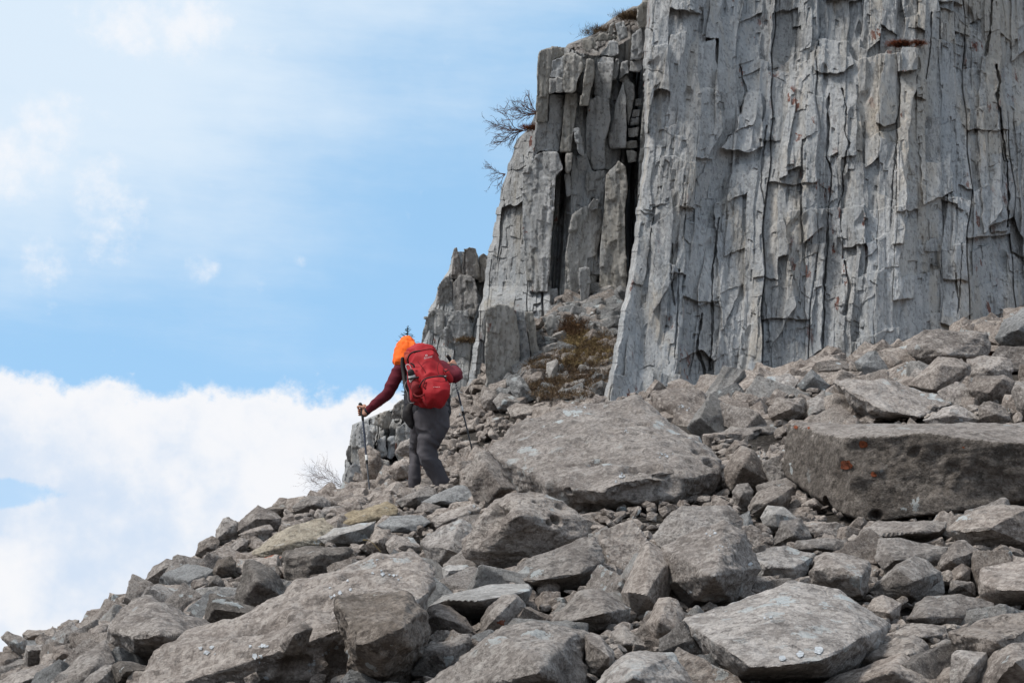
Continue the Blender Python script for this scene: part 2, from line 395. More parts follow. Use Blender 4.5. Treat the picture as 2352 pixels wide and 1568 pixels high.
def rock_surface(pts, level, seed, rough=1.0, sharp=70, chips=1.0):
    """angular boulder inside the hull of pts: planes met softly, then broken up by noise at several sizes"""
    pts = np.asarray(pts, float)
    nr, h, c, vs = hull_planes([tuple(p) for p in pts])
    q = vs - c; s, A = np.linalg.eigh(np.cov(q.T)); s = np.sqrt(np.maximum(s, 1e-5)); s = np.maximum(s, s.max() * .12)
    d, F = ico(level)
    dd = (d * s) @ A.T                                    # direction in metres, evenly spread over the long shape
    dots = np.maximum(0, dd @ nr.T) / h
    mx = dots.max(1, keepdims=True); w = (dots / mx) ** sharp
    r = w.sum(1) ** (-1.0 / sharp) / mx[:, 0]
    P = dd * r[:, None]
    Nn = (w[:, :, None] * nr[None]).sum(1); Nn /= np.linalg.norm(Nn, axis=1, keepdims=True) + 1e-9
    L = float(np.prod(s) ** (1 / 3)) * 2.2
    o = np.array([seed * 1.73 % 50, seed * 3.11 % 37, seed * .77 % 29])
    Q = P + o
    bed = np.array([1, 1, 2.6])
    rs = np.random.default_rng(seed); st = np.array([1, 1, rs.uniform(1.0, 2.0)])
    disp = L * (0.022 * fbm(Q / L * 1.1, 2, seed) + chips * .055 * scallop(Q * st / L * 2.1, seed + 5) + .012 * fbm(Q * bed / L * 2.6, 2, seed + 9))
    if level >= 6:
        k = min(1.0, L / .6) * (.5 + .5 * rough)
        disp += chips * k * (.036 * scallop(Q * st / .26, seed + 6) + .020 * scallop(Q * st / .11, seed + 7))
        disp += k * (.016 * fbm(Q * bed / .22, 4, seed + 11, .62) - .035 * np.clip(perlin(Q / .13, seed + 12) - .36, 0, 1) - .10 * np.clip(perlin(Q / .26, seed + 13) - .50, 0, 1))
    elif level >= 5:
        disp += L * (.045 * chips * scallop(Q / L * 5.0, seed + 6) + .012 * fbm(Q / (L * .16), 2, seed + 11, .6))
    P = P + Nn * (disp * rough)[:, None]
    return P + c, F
def dp_keep(P, tol):
    """indices of a closed outline that matter at this tolerance"""
    P = np.asarray(P, float); n = len(P)
    def rec(i, j):
        if j - i < 2: return []
        a, b = P[i % n], P[j % n]; v = b - a; L = np.hypot(*v) + 1e-9
        ds = [abs(v[0] * (P[k % n][1] - a[1]) - v[1] * (P[k % n][0] - a[0])) / L for k in range(i + 1, j)]
        k = int(np.argmax(ds))
        return rec(i, i + 1 + k) + [i + 1 + k] + rec(i + 1 + k, j) if ds[k] > tol else []
    c = P.mean(0); i0 = int(np.argmax(((P - c) ** 2).sum(1))); j0 = int(np.argmax(((P - P[i0]) ** 2).sum(1)))
    if j0 < i0: i0, j0 = j0, i0
    return sorted({k % n for k in [i0] + rec(i0, j0) + [j0] + rec(j0, i0 + n)})
HERO = []         # (polygon, depth) of every placed boulder, used to keep filling stones off its face
_seed = [100]
def boulder(label, reg, outline, ridge=(), D=None, t=None, lean=.8, mat=None, name='boulder', cat='boulder', group=None, rough=1.0, sharp=70, level=None, off=0.0, kind=None, sink=.10, parent=None, chips=1.0, quiet=False, jit=None, top_mat=None):
    """a boulder whose visible outline and facet corners were measured in the photograph; it has its own depth and back"""
    ol = ov(reg, outline); rg = ov(reg, ridge); drop = 0.0
    xs = np.array([p[0] for p in ol]); ys = np.array([p[1] for p in ol])
    yb, yt = ys.max(), ys.min()
    if D is None:
        g = gdepth((xs.min() + xs.max()) / 2, yb)
        if g is None: g, drop = gnear((xs.min() + xs.max()) / 2, yb); print('skyline', label[:40], round(g, 1), round(drop, 2))
        D = g + off
    px = D / FO; hm = (yb - yt) * px; wm = (xs.max() - xs.min()) * px
    if t is None: t = .75 * min(hm, wm) + .12 * max(hm, wm)
    def lz(y): return lean * hm * np.clip((yb - y) / max(1, yb - yt), -.5, 1)
    RK = 1.7; pts = []
    for x, y, dd in rg: pts.append(W(x, y, D + lz(y) + dd * RK))
    full = np.stack([xs, ys], -1); kp = dp_keep(full, .035 * max(xs.max() - xs.min(), yb - yt)); xs, ys = xs[kp], ys[kp]
    mx, my = xs.mean(), ys.mean()
    RK = 1.7
    jr = np.random.default_rng(_seed[0] + 3); jt = jr.uniform(-.09, .09, len(xs)) * min(hm, wm) * (1.0 if jit is None else jit)
    pts += [W(x, y, D + lz(y) + q) for x, y, q in zip(xs, ys, jt)]
    for x, y in zip(xs, ys):
        X, Y = mx + (x - mx) * .72, my + (y - my) * .72
        pts.append(W(X, Y, D + lz(y) + t) )
    if sink:                                             # a foot that reaches into the ground it lies on
        for x in (xs.min() * .75 + xs.max() * .25, xs.min() * .25 + xs.max() * .75):
            pts.append(W(x, yb + sink * (yb - yt) * .6, D + .25 * t))
            pts.append(W(x, yb, D + .9 * t))
    pts = np.array(pts); pts[:, 2] -= max(0.0, drop - .02)
    _seed[0] += 7
    size = max(xs.max() - xs.min(), yb - yt)
    if level is None: level = 7 if size > 190 else 6 if size > 75 else 5
    P, F = rock_surface(pts, level, _seed[0], rough, sharp, chips)
    base = np.array([P[:, 0].mean(), P[:, 1].mean(), P[:, 2].min()])
    me = mesh_np(name, P - base, F, mat or BROWN, True); smooth_by(me, 34)
    o = link(name, me, base, parent)
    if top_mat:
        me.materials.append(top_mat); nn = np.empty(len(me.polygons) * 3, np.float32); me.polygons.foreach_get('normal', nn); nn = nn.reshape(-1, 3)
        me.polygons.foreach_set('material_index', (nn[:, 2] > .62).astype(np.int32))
    if not quiet: HERO.append((full, D))
    if kind: tag(o, kind=kind)
    elif parent is None: tag(o, label, cat, group)
    return o

def by_label(t): return next(o for o in COL.objects if o.get('label', '').startswith(t))
def eye_ray(reg, x, y):
    X, Y = ov(reg, [(x, y)])[0][:2]; a = Vector((0, 0, CAM_Z)); b = Vector(W(X, Y, 10.0)); return a, (b - a).normalized()
def dent(o, items):
    """hollows weathered into a boulder: (region, x, y, radius in m, depth in m, stretch)"""
    me = o.data; V = np.empty(len(me.vertices) * 3); me.vertices.foreach_get('co', V); V = V.reshape(-1, 3)
    for reg, x, y, r, dep, st in items:
        a, d = eye_ray(reg, x, y); hit, loc, nrm, _ = o.ray_cast(a - o.location, d)
        if not hit: continue
        q = V - np.array(loc); q = q * np.array([1 / st, 1, 1.15]); rr = np.sqrt((q * q).sum(1))
        rr = rr * (1 + .35 * perlin(V * 14, 3))
        V = V - np.array(nrm) * (dep * np.exp(-(rr / r) ** 4))[:, None]
    me.vertices.foreach_set('co', V.astype(np.float32).ravel()); me.update()
def lichen(o, items, mat, seed=1, cluster=True):
    """crusts growing on the surface, one mesh each"""
    rng = np.random.default_rng(seed)
    if cluster:
        its = []
        for reg, x, y, r in items:
            its.append((reg, x, y, r * rng.uniform(.45, .7)))
            for _ in range(rng.integers(2, 5)): its.append((reg, x + rng.normal(0, r * 1.5), y + rng.normal(0, r * .8), r * rng.uniform(.15, .42)))
        items = its
    for reg, x, y, rpx in items:
        n = 22; ph = rng.uniform(0, 6.28, 4); am = rng.uniform(.04, .13, 4) * (1.0 if cluster else .5); ring = []
        def pt(X, Y):
            a, d = eye_ray(reg, X, Y); hit, loc, nrm, _ = o.ray_cast(a - o.location, d)
            return (loc + nrm * .004) if hit else None
        c = pt(x, y)
        if c is None: continue
        rings = []
        for f in (.35, .7, 1.0):
            row = []
            for k in range(n):
                t = 6.2832 * k / n; r = rpx * .88 * f * (1 + sum(am[i] * math.sin((i + 2) * t + ph[i]) for i in range(4)) * 1.3 + rng.normal(0, .04))
                p = pt(x + math.cos(t) * r, y + math.sin(t) * r * .85)
                if p is None or (p - c).length > .25: p = c.copy()
                row.append(p)
            rings.append(row)
        vs = [c] + [p for r in rings for p in r]; fs = []
        for k in range(n):
            fs.append((0, 1 + k, 1 + (k + 1) % n))
            for j in (0, 1):
                a, b = 1 + j * n + k, 1 + j * n + (k + 1) % n; fs.append((a, a + n, b + n)); fs.append((a, b + n, b))
        me = bpy.data.meshes.new('lichen_patch'); me.from_pydata([tuple(v) for v in vs], [], fs); me.materials.append(mat); link('lichen_patch', me, (0, 0, 0), o)
B_ = boulder
# --- bottom centre
B_('large dark pitted boulder with rounded hollow underside below the walker\'s slab', 'C', [(-287,500),(-200,340),(-60,190),(100,130),(230,110),(350,130),(440,180),(540,260),(690,320),(690,400),(640,490),(520,560),(350,590),(180,640),(0,660),(-140,690),(-260,620)], [(-40,290,-.12),(130,310,-.22),(100,520,-.1),(400,420,-.12)], lean=.5)
B_('long slanted slab lying under the dark pitted boulder', 'C', [(45,760),(120,680),(180,630),(400,550),(560,500),(640,470),(720,465),(760,540),(800,640),(650,760),(480,815),(300,860),(200,855),(70,810)], [(230,800,-.14),(600,745,-.14)], lean=.9)
B_('thin brown plate leaning behind the tall narrow block', 'C', [(740,470),(760,410),(850,370),(1000,335),(1080,450),(1110,500),(1100,600),(980,740),(860,680),(800,620)], lean=.7)
B_('tall narrow rectangular block leaning to the right, flecked with pale lichen', 'C', [(910,890),(980,740),(1080,520),(1120,500),(1190,540),(1340,640),(1290,730),(1200,930),(1130,1030),(1060,1075),(1010,1040)], [(960,880,-.1),(1125,550,-.06),(1110,900,-.14),(1230,700,-.08)], lean=.6, sharp=110, chips=.4, rough=.6)
B_('wide flat topped brown boulder behind the big wedge boulder', 'C', [(1145,470),(1180,380),(1250,300),(1370,240),(1500,225),(1720,220),(1800,260),(1860,320),(1855,400),(1700,540),(1400,600),(1200,540)], [(1500,420,-.1)], lean=1.1)
B_('big wedge shaped boulder with white lichen spots right of the tall narrow block', 'C', [(1210,545),(1400,460),(1560,360),(1690,310),(1840,410),(1900,540),(1960,620),(1995,700),(1900,800),(1780,920),(1620,990),(1500,990),(1380,920),(1260,810),(1270,700)], [(1450,610,-.12),(1680,430,-.08),(1620,760,-.3),(1340,645,-.1)], lean=.5, mat=BROWNL)
B_('rough three faced boulder in front of the long slanted slab', 'C', [(370,1110),(470,980),(560,900),(590,870),(760,850),(900,920),(1000,1000),(1000,1060),(960,1140),(800,1200),(700,1190),(430,1140)], [(790,1040,-.18),(700,960,-.1),(480,1090,-.12)], lean=.6)
B_('smooth upright oval boulder under the tall narrow block', 'C', [(1105,1120),(1140,1020),(1200,930),(1280,910),(1350,940),(1390,1040),(1400,1150),(1340,1240),(1270,1310),(1160,1260)], [(1320,1180,-.08),(1200,1100,-.1)], lean=.4)
B_('small tilted wedge propped left of the oval boulder', 'C', [(830,1190),(920,1115),(1000,1190),(1100,1270),(1135,1320),(1010,1330),(880,1290)], [(950,1270,-.05)], lean=.5)
B_('smaller flat wedge directly against the oval boulder\'s foot', 'C', [(1000,1180),(1100,1175),(1180,1230),(1250,1310),(1140,1330),(1060,1240)], lean=.5, off=.15)
B_('dark sided block right of the rough bottom centre boulder', 'C', [(640,1200),(690,1185),(760,1210),(860,1330),(870,1390),(800,1460),(710,1500),(650,1400)], [(830,1370,-.08),(680,1260,-.04)], lean=.4)
B_('very rough broad boulder at the bottom edge, centre', 'C', [(-640,1640),(-250,1330),(-160,1240),(0,1130),(120,1090),(240,1090),(400,1150),(560,1130),(640,1200),(680,1400),(700,1500),(690,1680),(0,1720),(-640,1720)], [(0,1180,-.1),(380,1250,-.15),(300,1450,-.3),(560,1200,-.1)], lean=.7, rough=1.2, off=.2)
B_('pale rounded boulder cut by the bottom edge, right of centre', 'C', [(680,1620),(750,1500),(880,1400),(980,1340),(1200,1335),(1300,1340),(1420,1470),(1460,1580),(1460,1700),(680,1720)], [(1000,1500,-.15)], lean=.9, mat=BROWNL)
B_('smooth brown boulder under the left end of the broad pale slab', 'C', [(1290,1340),(1340,1285),(1400,1340),(1600,1450),(1800,1520),(1850,1600),(1800,1700),(1300,1720)], lean=.7, off=.15)
B_('broad pale slab with three round white lichens on its lower edge', 'D', [(-545,1150),(-500,1070),(-350,1020),(0,950),(180,825),(300,810),(560,850),(700,880),(860,950),(980,1050),(1080,1120),(1070,1200),(1000,1280),(900,1320),(780,1400),(640,1440),(500,1460),(300,1500),(100,1540),(-50,1540),(-130,1520),(-200,1450),(-330,1400),(-420,1340),(-520,1250)], [(-500,1100,-.05),(-170,1320,-.30),(0,1450,-.36),(300,1430,-.40),(540,1400,-.36),(820,1240,-.24)], lean=1.5, mat=BROWNL, chips=.6, rough=.7, t=.35)
# --- right side
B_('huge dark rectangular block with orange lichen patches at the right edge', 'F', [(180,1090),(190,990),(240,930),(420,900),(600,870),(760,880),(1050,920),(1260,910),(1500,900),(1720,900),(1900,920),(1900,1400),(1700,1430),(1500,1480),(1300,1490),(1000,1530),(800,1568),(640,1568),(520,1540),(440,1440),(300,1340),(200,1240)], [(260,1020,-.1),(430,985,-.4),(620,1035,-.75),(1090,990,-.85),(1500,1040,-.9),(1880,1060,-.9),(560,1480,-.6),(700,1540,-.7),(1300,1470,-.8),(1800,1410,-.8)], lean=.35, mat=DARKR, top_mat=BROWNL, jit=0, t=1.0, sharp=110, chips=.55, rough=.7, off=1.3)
B_('rounded block under the huge dark block at the right edge', 'D', [(1490,410),(1590,290),(1640,260),(1800,225),(2000,225),(2150,240),(2200,560),(2000,560),(1800,540),(1600,500),(1490,440)], [(1600,420,-.1),(1800,400,-.15),(1720,290,-.05),(2050,270,-.1)], lean=.7)
B_('flat overhanging slab beneath the huge dark block', 'D', [(770,510),(830,410),(980,350),(1120,345),(1400,340),(1440,320),(1500,340),(1500,400),(1440,430),(1300,470),(1100,500),(900,520)], [(880,460,-.25),(1270,430,-.25),(1440,425,-.15)], lean=1.2)
B_('thin layered ledge stone left of the flat overhanging slab', 'D', [(330,530),(350,490),(480,475),(740,480),(770,520),(740,580),(500,575),(350,560)], [(500,545,-.05)], lean=.7)
B_('rough knobbly dark rock right of the small white faced block', 'D', [(170,530),(230,340),(310,345),(380,325),(430,430),(480,470),(440,520),(330,550),(250,550)], [(330,450,-.08)], lean=.4, rough=1.3)
B_('small white faced block tipped beside the rough knobbly rock', 'D', [(75,320),(130,225),(250,235),(370,330),(300,345),(210,410),(100,380)], [(190,290,-.06),(210,390,-.03)], lean=.5, mat=PALER, sharp=110, chips=.3, rough=.5)
B_('knobbly grey stone tucked below the huge dark block', 'D', [(430,430),(500,370),(650,360),(760,380),(820,410),(770,480),(560,480)], lean=.5, rough=1.3, off=.2)
B_('flat pale slab right of the big wedge shaped boulder', 'D', [(-80,560),(100,545),(260,535),(400,560),(500,600),(430,660),(340,740),(220,810),(110,720),(60,640)], [(330,700,-.08),(120,690,-.1)], lean=1.3, mat=BROWNL)
B_('broad faced angular block with layered top above the broad pale slab', 'D', [(455,740),(490,610),(560,580),(720,600),(900,640),(930,680),(910,800),(880,900),(860,930),(720,860),(600,870),(470,830)], [(700,690,-.14),(830,770,-.16),(480,720,-.08),(840,900,-.1)], lean=.5, sharp=110)
B_('light broken topped slab behind the pyramid shaped rock', 'D', [(940,560),(970,480),(1060,475),(1180,530),(1400,545),(1500,540),(1450,640),(1300,700),(1150,720),(1000,720),(940,640)], [(1100,640,-.1)], lean=.9)
B_('pyramid shaped rock with dark left face', 'D', [(905,870),(1000,760),(1100,670),(1240,600),(1340,640),(1440,730),(1440,800),(1300,850),(1200,960),(1000,930),(930,920)], [(1110,705,-.12),(1235,800,-.16),(1200,900,-.1)], lean=.5, sharp=110, chips=.4)
B_('white rough rock standing right of the pyramid shaped rock', 'D', [(1165,860),(1240,790),(1330,760),(1400,730),(1450,750),(1475,880),(1300,940),(1230,970),(1190,940)], [(1300,850,-.05)], lean=.35, mat=PALER)
B_('dark knobbly block behind the white rough rock', 'D', [(1410,680),(1440,600),(1560,500),(1620,490),(1740,560),(1700,620),(1650,700),(1500,750),(1430,720)], [(1520,640,-.1)], lean=.4, rough=1.3)
B_('small roundish stone between the white rough rock and the right edge boulder', 'D', [(1480,830),(1500,740),(1600,660),(1670,700),(1665,780),(1540,840)], [(1600,760,-.06)], lean=.3)
B_('small squared block left under the right edge boulder', 'D', [(1495,890),(1510,790),(1690,800),(1710,910),(1560,920)], [(1580,830,-.05)], lean=.4)
B_('smooth bulging boulder cut by the right edge', 'D', [(1705,800),(1740,700),(1900,660),(2068,625),(2250,640),(2300,950),(2068,1000),(1850,950),(1730,910)], [(1730,800,-.05),(1900,870,-.15),(2060,870,-.2)], lean=.8, mat=BROWNL, chips=.5, rough=.8)
B_('ribbed grey boulder above the bulging right edge boulder', 'D', [(1650,650),(1720,590),(1950,565),(2010,610),(2000,700),(1700,720)], [(1850,650,-.1)], lean=.7)
B_('wide rocky ledge slab resting under the white rough rock', 'D', [(1170,1090),(1240,960),(1320,910),(1480,890),(1600,900),(1850,960),(1800,1080),(1600,1120),(1450,1160),(1300,1160)], [(1320,1070,-.12),(1200,1080,-.05)], lean=1.0)
B_('low pinkish slab below the wide rocky ledge slab', 'D', [(1060,1200),(1180,1120),(1230,1110),(1480,1130),(1500,1200),(1400,1250),(1300,1250),(1150,1230)], [(1300,1220,-.08)], lean=1.2)
B_('small rounded block perched on the right end of the broad pale slab', 'D', [(880,1010),(920,940),(1000,900),(1100,940),(1150,960),(1140,1060),(1090,1115),(1000,1080)], [(1050,1040,-.08)], lean=.4)
B_('little flat shard behind the broad pale slab', 'D', [(600,860),(780,800),(820,820),(865,930),(720,890)], lean=.9)
B_('ragged ribbed boulder at the lower right edge', 'D', [(1490,1180),(1620,1150),(1820,1070),(2000,1090),(2200,1080),(2300,1400),(2200,1560),(1900,1450),(1640,1350),(1560,1290)], [(1850,1250,-.2),(2050,1180,-.15)], lean=.7, rough=1.3)
B_('smooth dark ended boulder beside the broad pale slab\'s right end', 'D', [(800,1380),(1020,1260),(1120,1210),(1240,1200),(1350,1270),(1400,1400),(1390,1480),(1240,1430),(900,1460)], [(1220,1350,-.12)], lean=.9)
B_('smooth brown boulder rising from the bottom edge right of the broad pale slab', 'D', [(400,1600),(600,1500),(900,1420),(1060,1350),(1160,1330),(1240,1400),(1320,1470),(1430,1530),(1460,1700),(400,1720)], [(1080,1480,-.12)], lean=1.0, chips=.5)
B_('upright tapering block cut by the bottom edge near the right', 'D', [(1510,1580),(1520,1350),(1560,1320),(1790,1330),(1800,1380),(1760,1450),(1700,1568),(1680,1700),(1500,1700)], [(1700,1420,-.06)], lean=.4, sharp=110, chips=.4)
B_('small slanted stone above the upright tapering block', 'D', [(1405,1270),(1480,1230),(1600,1270),(1640,1310),(1540,1400),(1430,1350)], [(1560,1310,-.05)], lean=.5)
B_('craggy mass in the bottom right corner', 'D', [(1780,1450),(1820,1330),(1950,1250),(2068,1250),(2250,1350),(2300,1720),(1700,1720),(1740,1500)], [(2000,1400,-.2)], lean=.6, rough=1.3)
B_('small flat block right of the big wedge boulder', 'C', [(1860,860),(1865,800),(1880,765),(2040,760),(2100,790),(2080,850),(1900,880)], [(1900,800,-.04)], lean=.6, sharp=110)
B_('thin pointed stone in front of the big wedge boulder', 'C', [(1742,905),(1800,860),(1890,875),(1950,900),(1910,950),(1810,960)], [(1840,920,-.04)], lean=.5)
B_('leaning shard left of the knobbly rock', 'C', [(1830,390),(1900,375),(1960,400),(2060,550),(1900,550),(1850,500)], lean=.5)
# --- middle right
B_('enormous tilted slab with hollows and pale lichen in the middle of the slope', 'E', [(-452,1040),(-300,900),(-150,820),(0,780),(230,720),(420,660),(600,650),(700,700),(800,740),(880,830),(960,950),(1090,1000),(1180,1070),(1200,1150),(1230,1230),(1260,1330),(1250,1400),(1100,1390),(950,1420),(800,1480),(600,1480),(450,1500),(350,1480),(200,1420),(50,1370),(-60,1290),(-250,1250),(-400,1130)], [(-420,1060,-.10),(-60,1260,-.45),(200,1330,-.62),(500,1330,-.75),(860,1260,-.75),(1180,1200,-.5),(450,1460,-.45),(800,1450,-.5)], lean=1.9, mat=BROWNL, t=.5, off=.7)
B_('brown hump backed boulder behind the enormous tilted slab', 'E', [(690,640),(860,590),(950,640),(1060,640),(1130,740),(1190,840),(1170,890),(1190,1000),(1200,1100),(1060,1110),(950,1080),(800,900),(740,760)], [(1050,920,-.3),(1150,900,-.2)], lean=1.0, off=1.6)
B_('split block with a black crack at the left foot of the enormous slab', 'P', [(1150,1270),(1165,1160),(1230,1080),(1290,1040),(1380,1130),(1450,1230),(1560,1330),(1540,1400),(1400,1440),(1290,1445),(1240,1390),(1160,1300)], [(1300,1180,-.12),(1400,1300,-.15)], lean=.4, off=.3)
B_('dark wedge block wedged between the enormous slab and the huge dark block', 'E', [(1215,1180),(1260,1090),(1330,1015),(1420,1040),(1500,1160),(1560,1270),(1480,1310),(1270,1330),(1220,1270)], [(1340,1160,-.15),(1400,1060,-.05)], lean=.3, sharp=110, chips=.4)
B_('small sharp edged block on top of the dark wedge block', 'E', [(1215,1060),(1290,970),(1380,1000),(1380,1060),(1260,1120),(1230,1100)], [(1320,1010,-.05)], lean=.5)
B_('narrow block leaning on the huge dark block\'s left end', 'E', [(1470,1130),(1580,1080),(1640,1190),(1660,1280),(1560,1300)], lean=.3)
B_('small cracked stone at the lower right of the enormous slab', 'E', [(1265,1340),(1300,1280),(1380,1270),(1420,1330),(1400,1420),(1300,1460)], [(1330,1360,-.06)], lean=.3)
B_('weathered pitted boulder under the huge dark block\'s left corner', 'E', [(1370,1440),(1440,1340),(1560,1290),(1690,1300),(1700,1380),(1640,1430),(1500,1490),(1400,1500)], [(1560,1390,-.12)], lean=.4, rough=1.4)
B_('level ledge rock with a cave like hollow left of the huge dark block', 'E', [(1185,920),(1350,830),(1500,830),(1640,870),(1640,1010),(1500,1050),(1350,990),(1250,990)], [(1400,930,-.1)], lean=1.2, off=.6)
B_('chunky brown boulder above the level ledge rock', 'F', [(110,850),(170,770),(330,770),(360,800),(340,870),(250,920),(120,900)], [(250,840,-.12)], lean=.4)
B_('pale slab between the chunky brown boulder and the curved thin slab', 'F', [(360,790),(450,730),(580,750),(610,800),(480,870),(470,910),(370,900)], [(400,860,-.08)], lean=.9, mat=BROWNL)
B_('low pale slab heaped at the foot of the cliff', 'F', [(-40,730),(110,640),(250,615),(310,650),(290,700),(120,750)], lean=1.3, mat=BROWNL)
B_('curved thin slab overhanging a dark gap above the huge dark block', 'F', [(520,670),(620,650),(850,650),(960,680),(1060,740),(1180,760),(1280,800),(1200,870),(1060,910),(940,870),(850,860),(700,780),(600,720)], [(620,730,-.3),(850,850,-.35),(1050,890,-.3)], lean=1.5, t=.25, off=.2, mat=BROWNL)
B_('bulky brown boulder standing highest against the cliff at the right', 'F', [(980,470),(1000,410),(1100,340),(1200,335),(1370,350),(1490,350),(1510,400),(1500,500),(1300,560),(1140,570),(1030,530)], [(1240,500,-.2),(1080,440,-.1)], lean=.4, off=-.1)
B_('angular block with a bright sloping left face under the bulky brown boulder', 'F', [(980,690),(1090,600),(1180,510),(1280,520),(1380,560),(1390,600),(1360,680),(1200,720),(1140,750),(1050,720)], [(1195,560,-.12),(1150,720,-.1),(1360,580,-.1)], lean=.4, sharp=110, chips=.4, rough=.6)
B_('grey wedge with white lit top against the cliff foot', 'F', [(660,545),(740,480),(790,475),(880,600),(800,640),(710,640),(670,590)], [(700,570,-.06)], lean=.4, mat=GREYR, sharp=110, chips=.3)
B_('dark upright pointed wedge at the cliff foot left of the curved slab', 'F', [(290,690),(385,590),(440,640),(500,690),(460,730),(330,720)], [(400,640,-.05)], lean=.3, mat=GREYR, sharp=110)
B_('big plain block right of the bright faced angular block', 'F', [(1350,520),(1480,500),(1630,520),(1660,600),(1600,680),(1450,690),(1380,630)], [(1500,600,-.1)], lean=.6)
B_('dark shouldered boulder near the right edge above the huge dark block', 'F', [(1370,720),(1400,640),(1590,620),(1700,680),(1700,800),(1500,820),(1420,790)], [(1580,650,-.12),(1500,740,-.1)], lean=.4)
B_('boulder cut by the right edge above the huge dark block', 'F', [(1640,760),(1660,670),(1800,640),(1900,700),(1900,900),(1700,860)], [(1740,740,-.1)], lean=.5)
B_('striped flat stone behind the dark shouldered boulder', 'F', [(1170,730),(1290,665),(1340,680),(1420,790),(1380,840),(1250,790)], lean=.8)
B_('lichen spotted stone on the huge dark block\'s top edge', 'F', [(1080,910),(1200,830),(1300,810),(1380,840),(1480,910),(1380,950),(1200,950)], [(1280,880,-.08)], lean=.5, mat=BROWNL)
B_('jagged stone right of the lichen spotted stone', 'F', [(1430,900),(1420,820),(1500,790),(1600,830),(1640,910),(1560,940)], [(1540,870,-.08)], lean=.4, rough=1.3)
B_('pale lichened boulder heap at the upper right edge of the talus', 'F', [(1540,400),(1600,270),(1719,210),(1850,200),(1880,420),(1750,470),(1600,460)], [(1680,340,-.2)], lean=.5, mat=GREYR)
B_('slab sloping down from the pale lichened boulder heap', 'F', [(1500,520),(1560,450),(1719,440),(1860,460),(1860,600),(1640,590)], lean=.8)
# --- bottom left and centre left
B_('long block with flat dark front right of the ochre streak', 'B', [(240,620),(270,560),(340,540),(500,525),(680,545),(760,530),(800,570),(720,620),(660,700),(600,750),(540,790),(420,815),(260,800)], [(270,620,-.1),(500,600,-.18),(680,600,-.12),(420,790,-.1)], lean=.5, mat=DARKR)
B_('giant white flecked slab descending to the bottom edge at the left', 'B', [(-1030,1640),(-600,1290),(-300,1130),(0,1040),(180,1010),(300,920),(450,840),(640,750),(760,640),(900,590),(1100,550),(1250,545),(1380,620),(1440,700),(1450,800),(1400,900),(1330,1000),(1100,1250),(900,1450),(830,1700),(-1000,1720)], [(-300,1400,-.1),(300,1300,-.25),(900,1000,-.2),(1320,900,-.2)], lean=1.4, mat=BROWNL, t=.8, off=.4)
B_('coarse speckled block standing on the giant white flecked slab', 'B', [(635,970),(660,930),(790,900),(1000,895),(1180,890),(1250,960),(1340,1020),(1310,1100),(1340,1180),(1300,1250),(1200,1480),(1150,1568),(1100,1600),(850,1500),(790,1350),(720,1230),(680,1100)], [(680,1000,-.15),(1180,940,-.1),(850,1280,-.3),(1150,1150,-.3),(1000,1450,-.2)], lean=.25, rough=1.2, mat=DARKR, sharp=110)
B_('arched stone bridging the gap beside the coarse speckled block', 'B', [(1295,1095),(1350,1000),(1430,960),(1530,990),(1640,1080),(1720,1200),(1670,1240),(1500,1190),(1330,1160)], [(1400,1060,-.08),(1560,1110,-.08)], lean=.8, mat=BROWNL)
B_('bright topped flat slab above the arched stone', 'B', [(1340,990),(1460,910),(1640,870),(1800,830),(1960,815),(2100,820),(2130,850),(2110,950),(2000,1060),(1800,1110),(1600,1060),(1400,1040)], [(1480,940,-.25),(1730,950,-.3),(1960,900,-.2),(2110,870,-.15)], lean=.9, mat=PALER, sharp=110, chips=.4, rough=.6)
B_('fan of thin split flakes standing in front of the bright topped slab', 'B', [(1740,1100),(1800,1000),(1900,900),(2010,890),(2080,960),(2090,1060),(2000,1150),(1740,1210)], [(1850,1080,-.08),(2010,920,-.05)], lean=.5)
B_('wedge stone between the coarse speckled block and the rough bottom boulder', 'B', [(1210,1480),(1290,1300),(1380,1260),(1520,1220),(1650,1200),(1670,1250),(1500,1400),(1330,1490),(1220,1520)], [(1400,1330,-.06)], lean=.7, off=-.1)
B_('small pale topped block under the dark pitted boulder\'s left side', 'B', [(1450,700),(1500,680),(1640,675),(1700,740),(1680,790),(1500,830),(1460,790)], [(1630,710,-.05),(1500,720,-.05)], lean=.6, mat=PALER, sharp=110)
B_('pale pointed boulder left of the dark pitted boulder', 'B', [(1290,520),(1400,400),(1600,320),(1660,350),(1690,500),(1650,640),(1600,690),(1500,690),(1380,620)], [(1500,560,-.15),(1600,600,-.1)], lean=.6, mat=BROWNL)
B_('flat pink topped stone behind the pale pointed boulder', 'B', [(1360,350),(1440,290),(1700,200),(1760,240),(1690,330),(1480,400),(1400,400)], [(1500,340,-.08)], lean=1.0, mat=BROWNL)
B_('smooth blue grey slab right of the ochre streak', 'B', [(945,380),(1060,310),(1180,298),(1300,300),(1370,350),(1330,390),(1250,430),(1060,430)], [(1150,390,-.05)], lean=1.3, mat=GREYR, rough=.5, chips=.3)
B_('ochre stained slab where the left trekking pole is planted', 'B', [(610,350),(720,290),(900,230),(1040,195),(1110,230),(1120,290),(960,350),(820,390),(640,400)], [(850,350,-.12)], lean=1.2, mat=YELR, t=.5)
B_('lower ochre stained slab trailing down to the left', 'B', [(0,600),(180,440),(340,370),(560,310),(640,380),(640,470),(480,540),(280,570),(100,620)], [(350,500,-.1)], lean=1.4, mat=YELR)
B_('pale blue fronted rock with orange lichen below the ochre slabs', 'B', [(500,480),(640,390),(820,360),(960,340),(940,420),(860,480),(800,530),(700,520),(560,520)], [(700,440,-.1),(860,400,-.06)], lean=.6, mat=PALER)
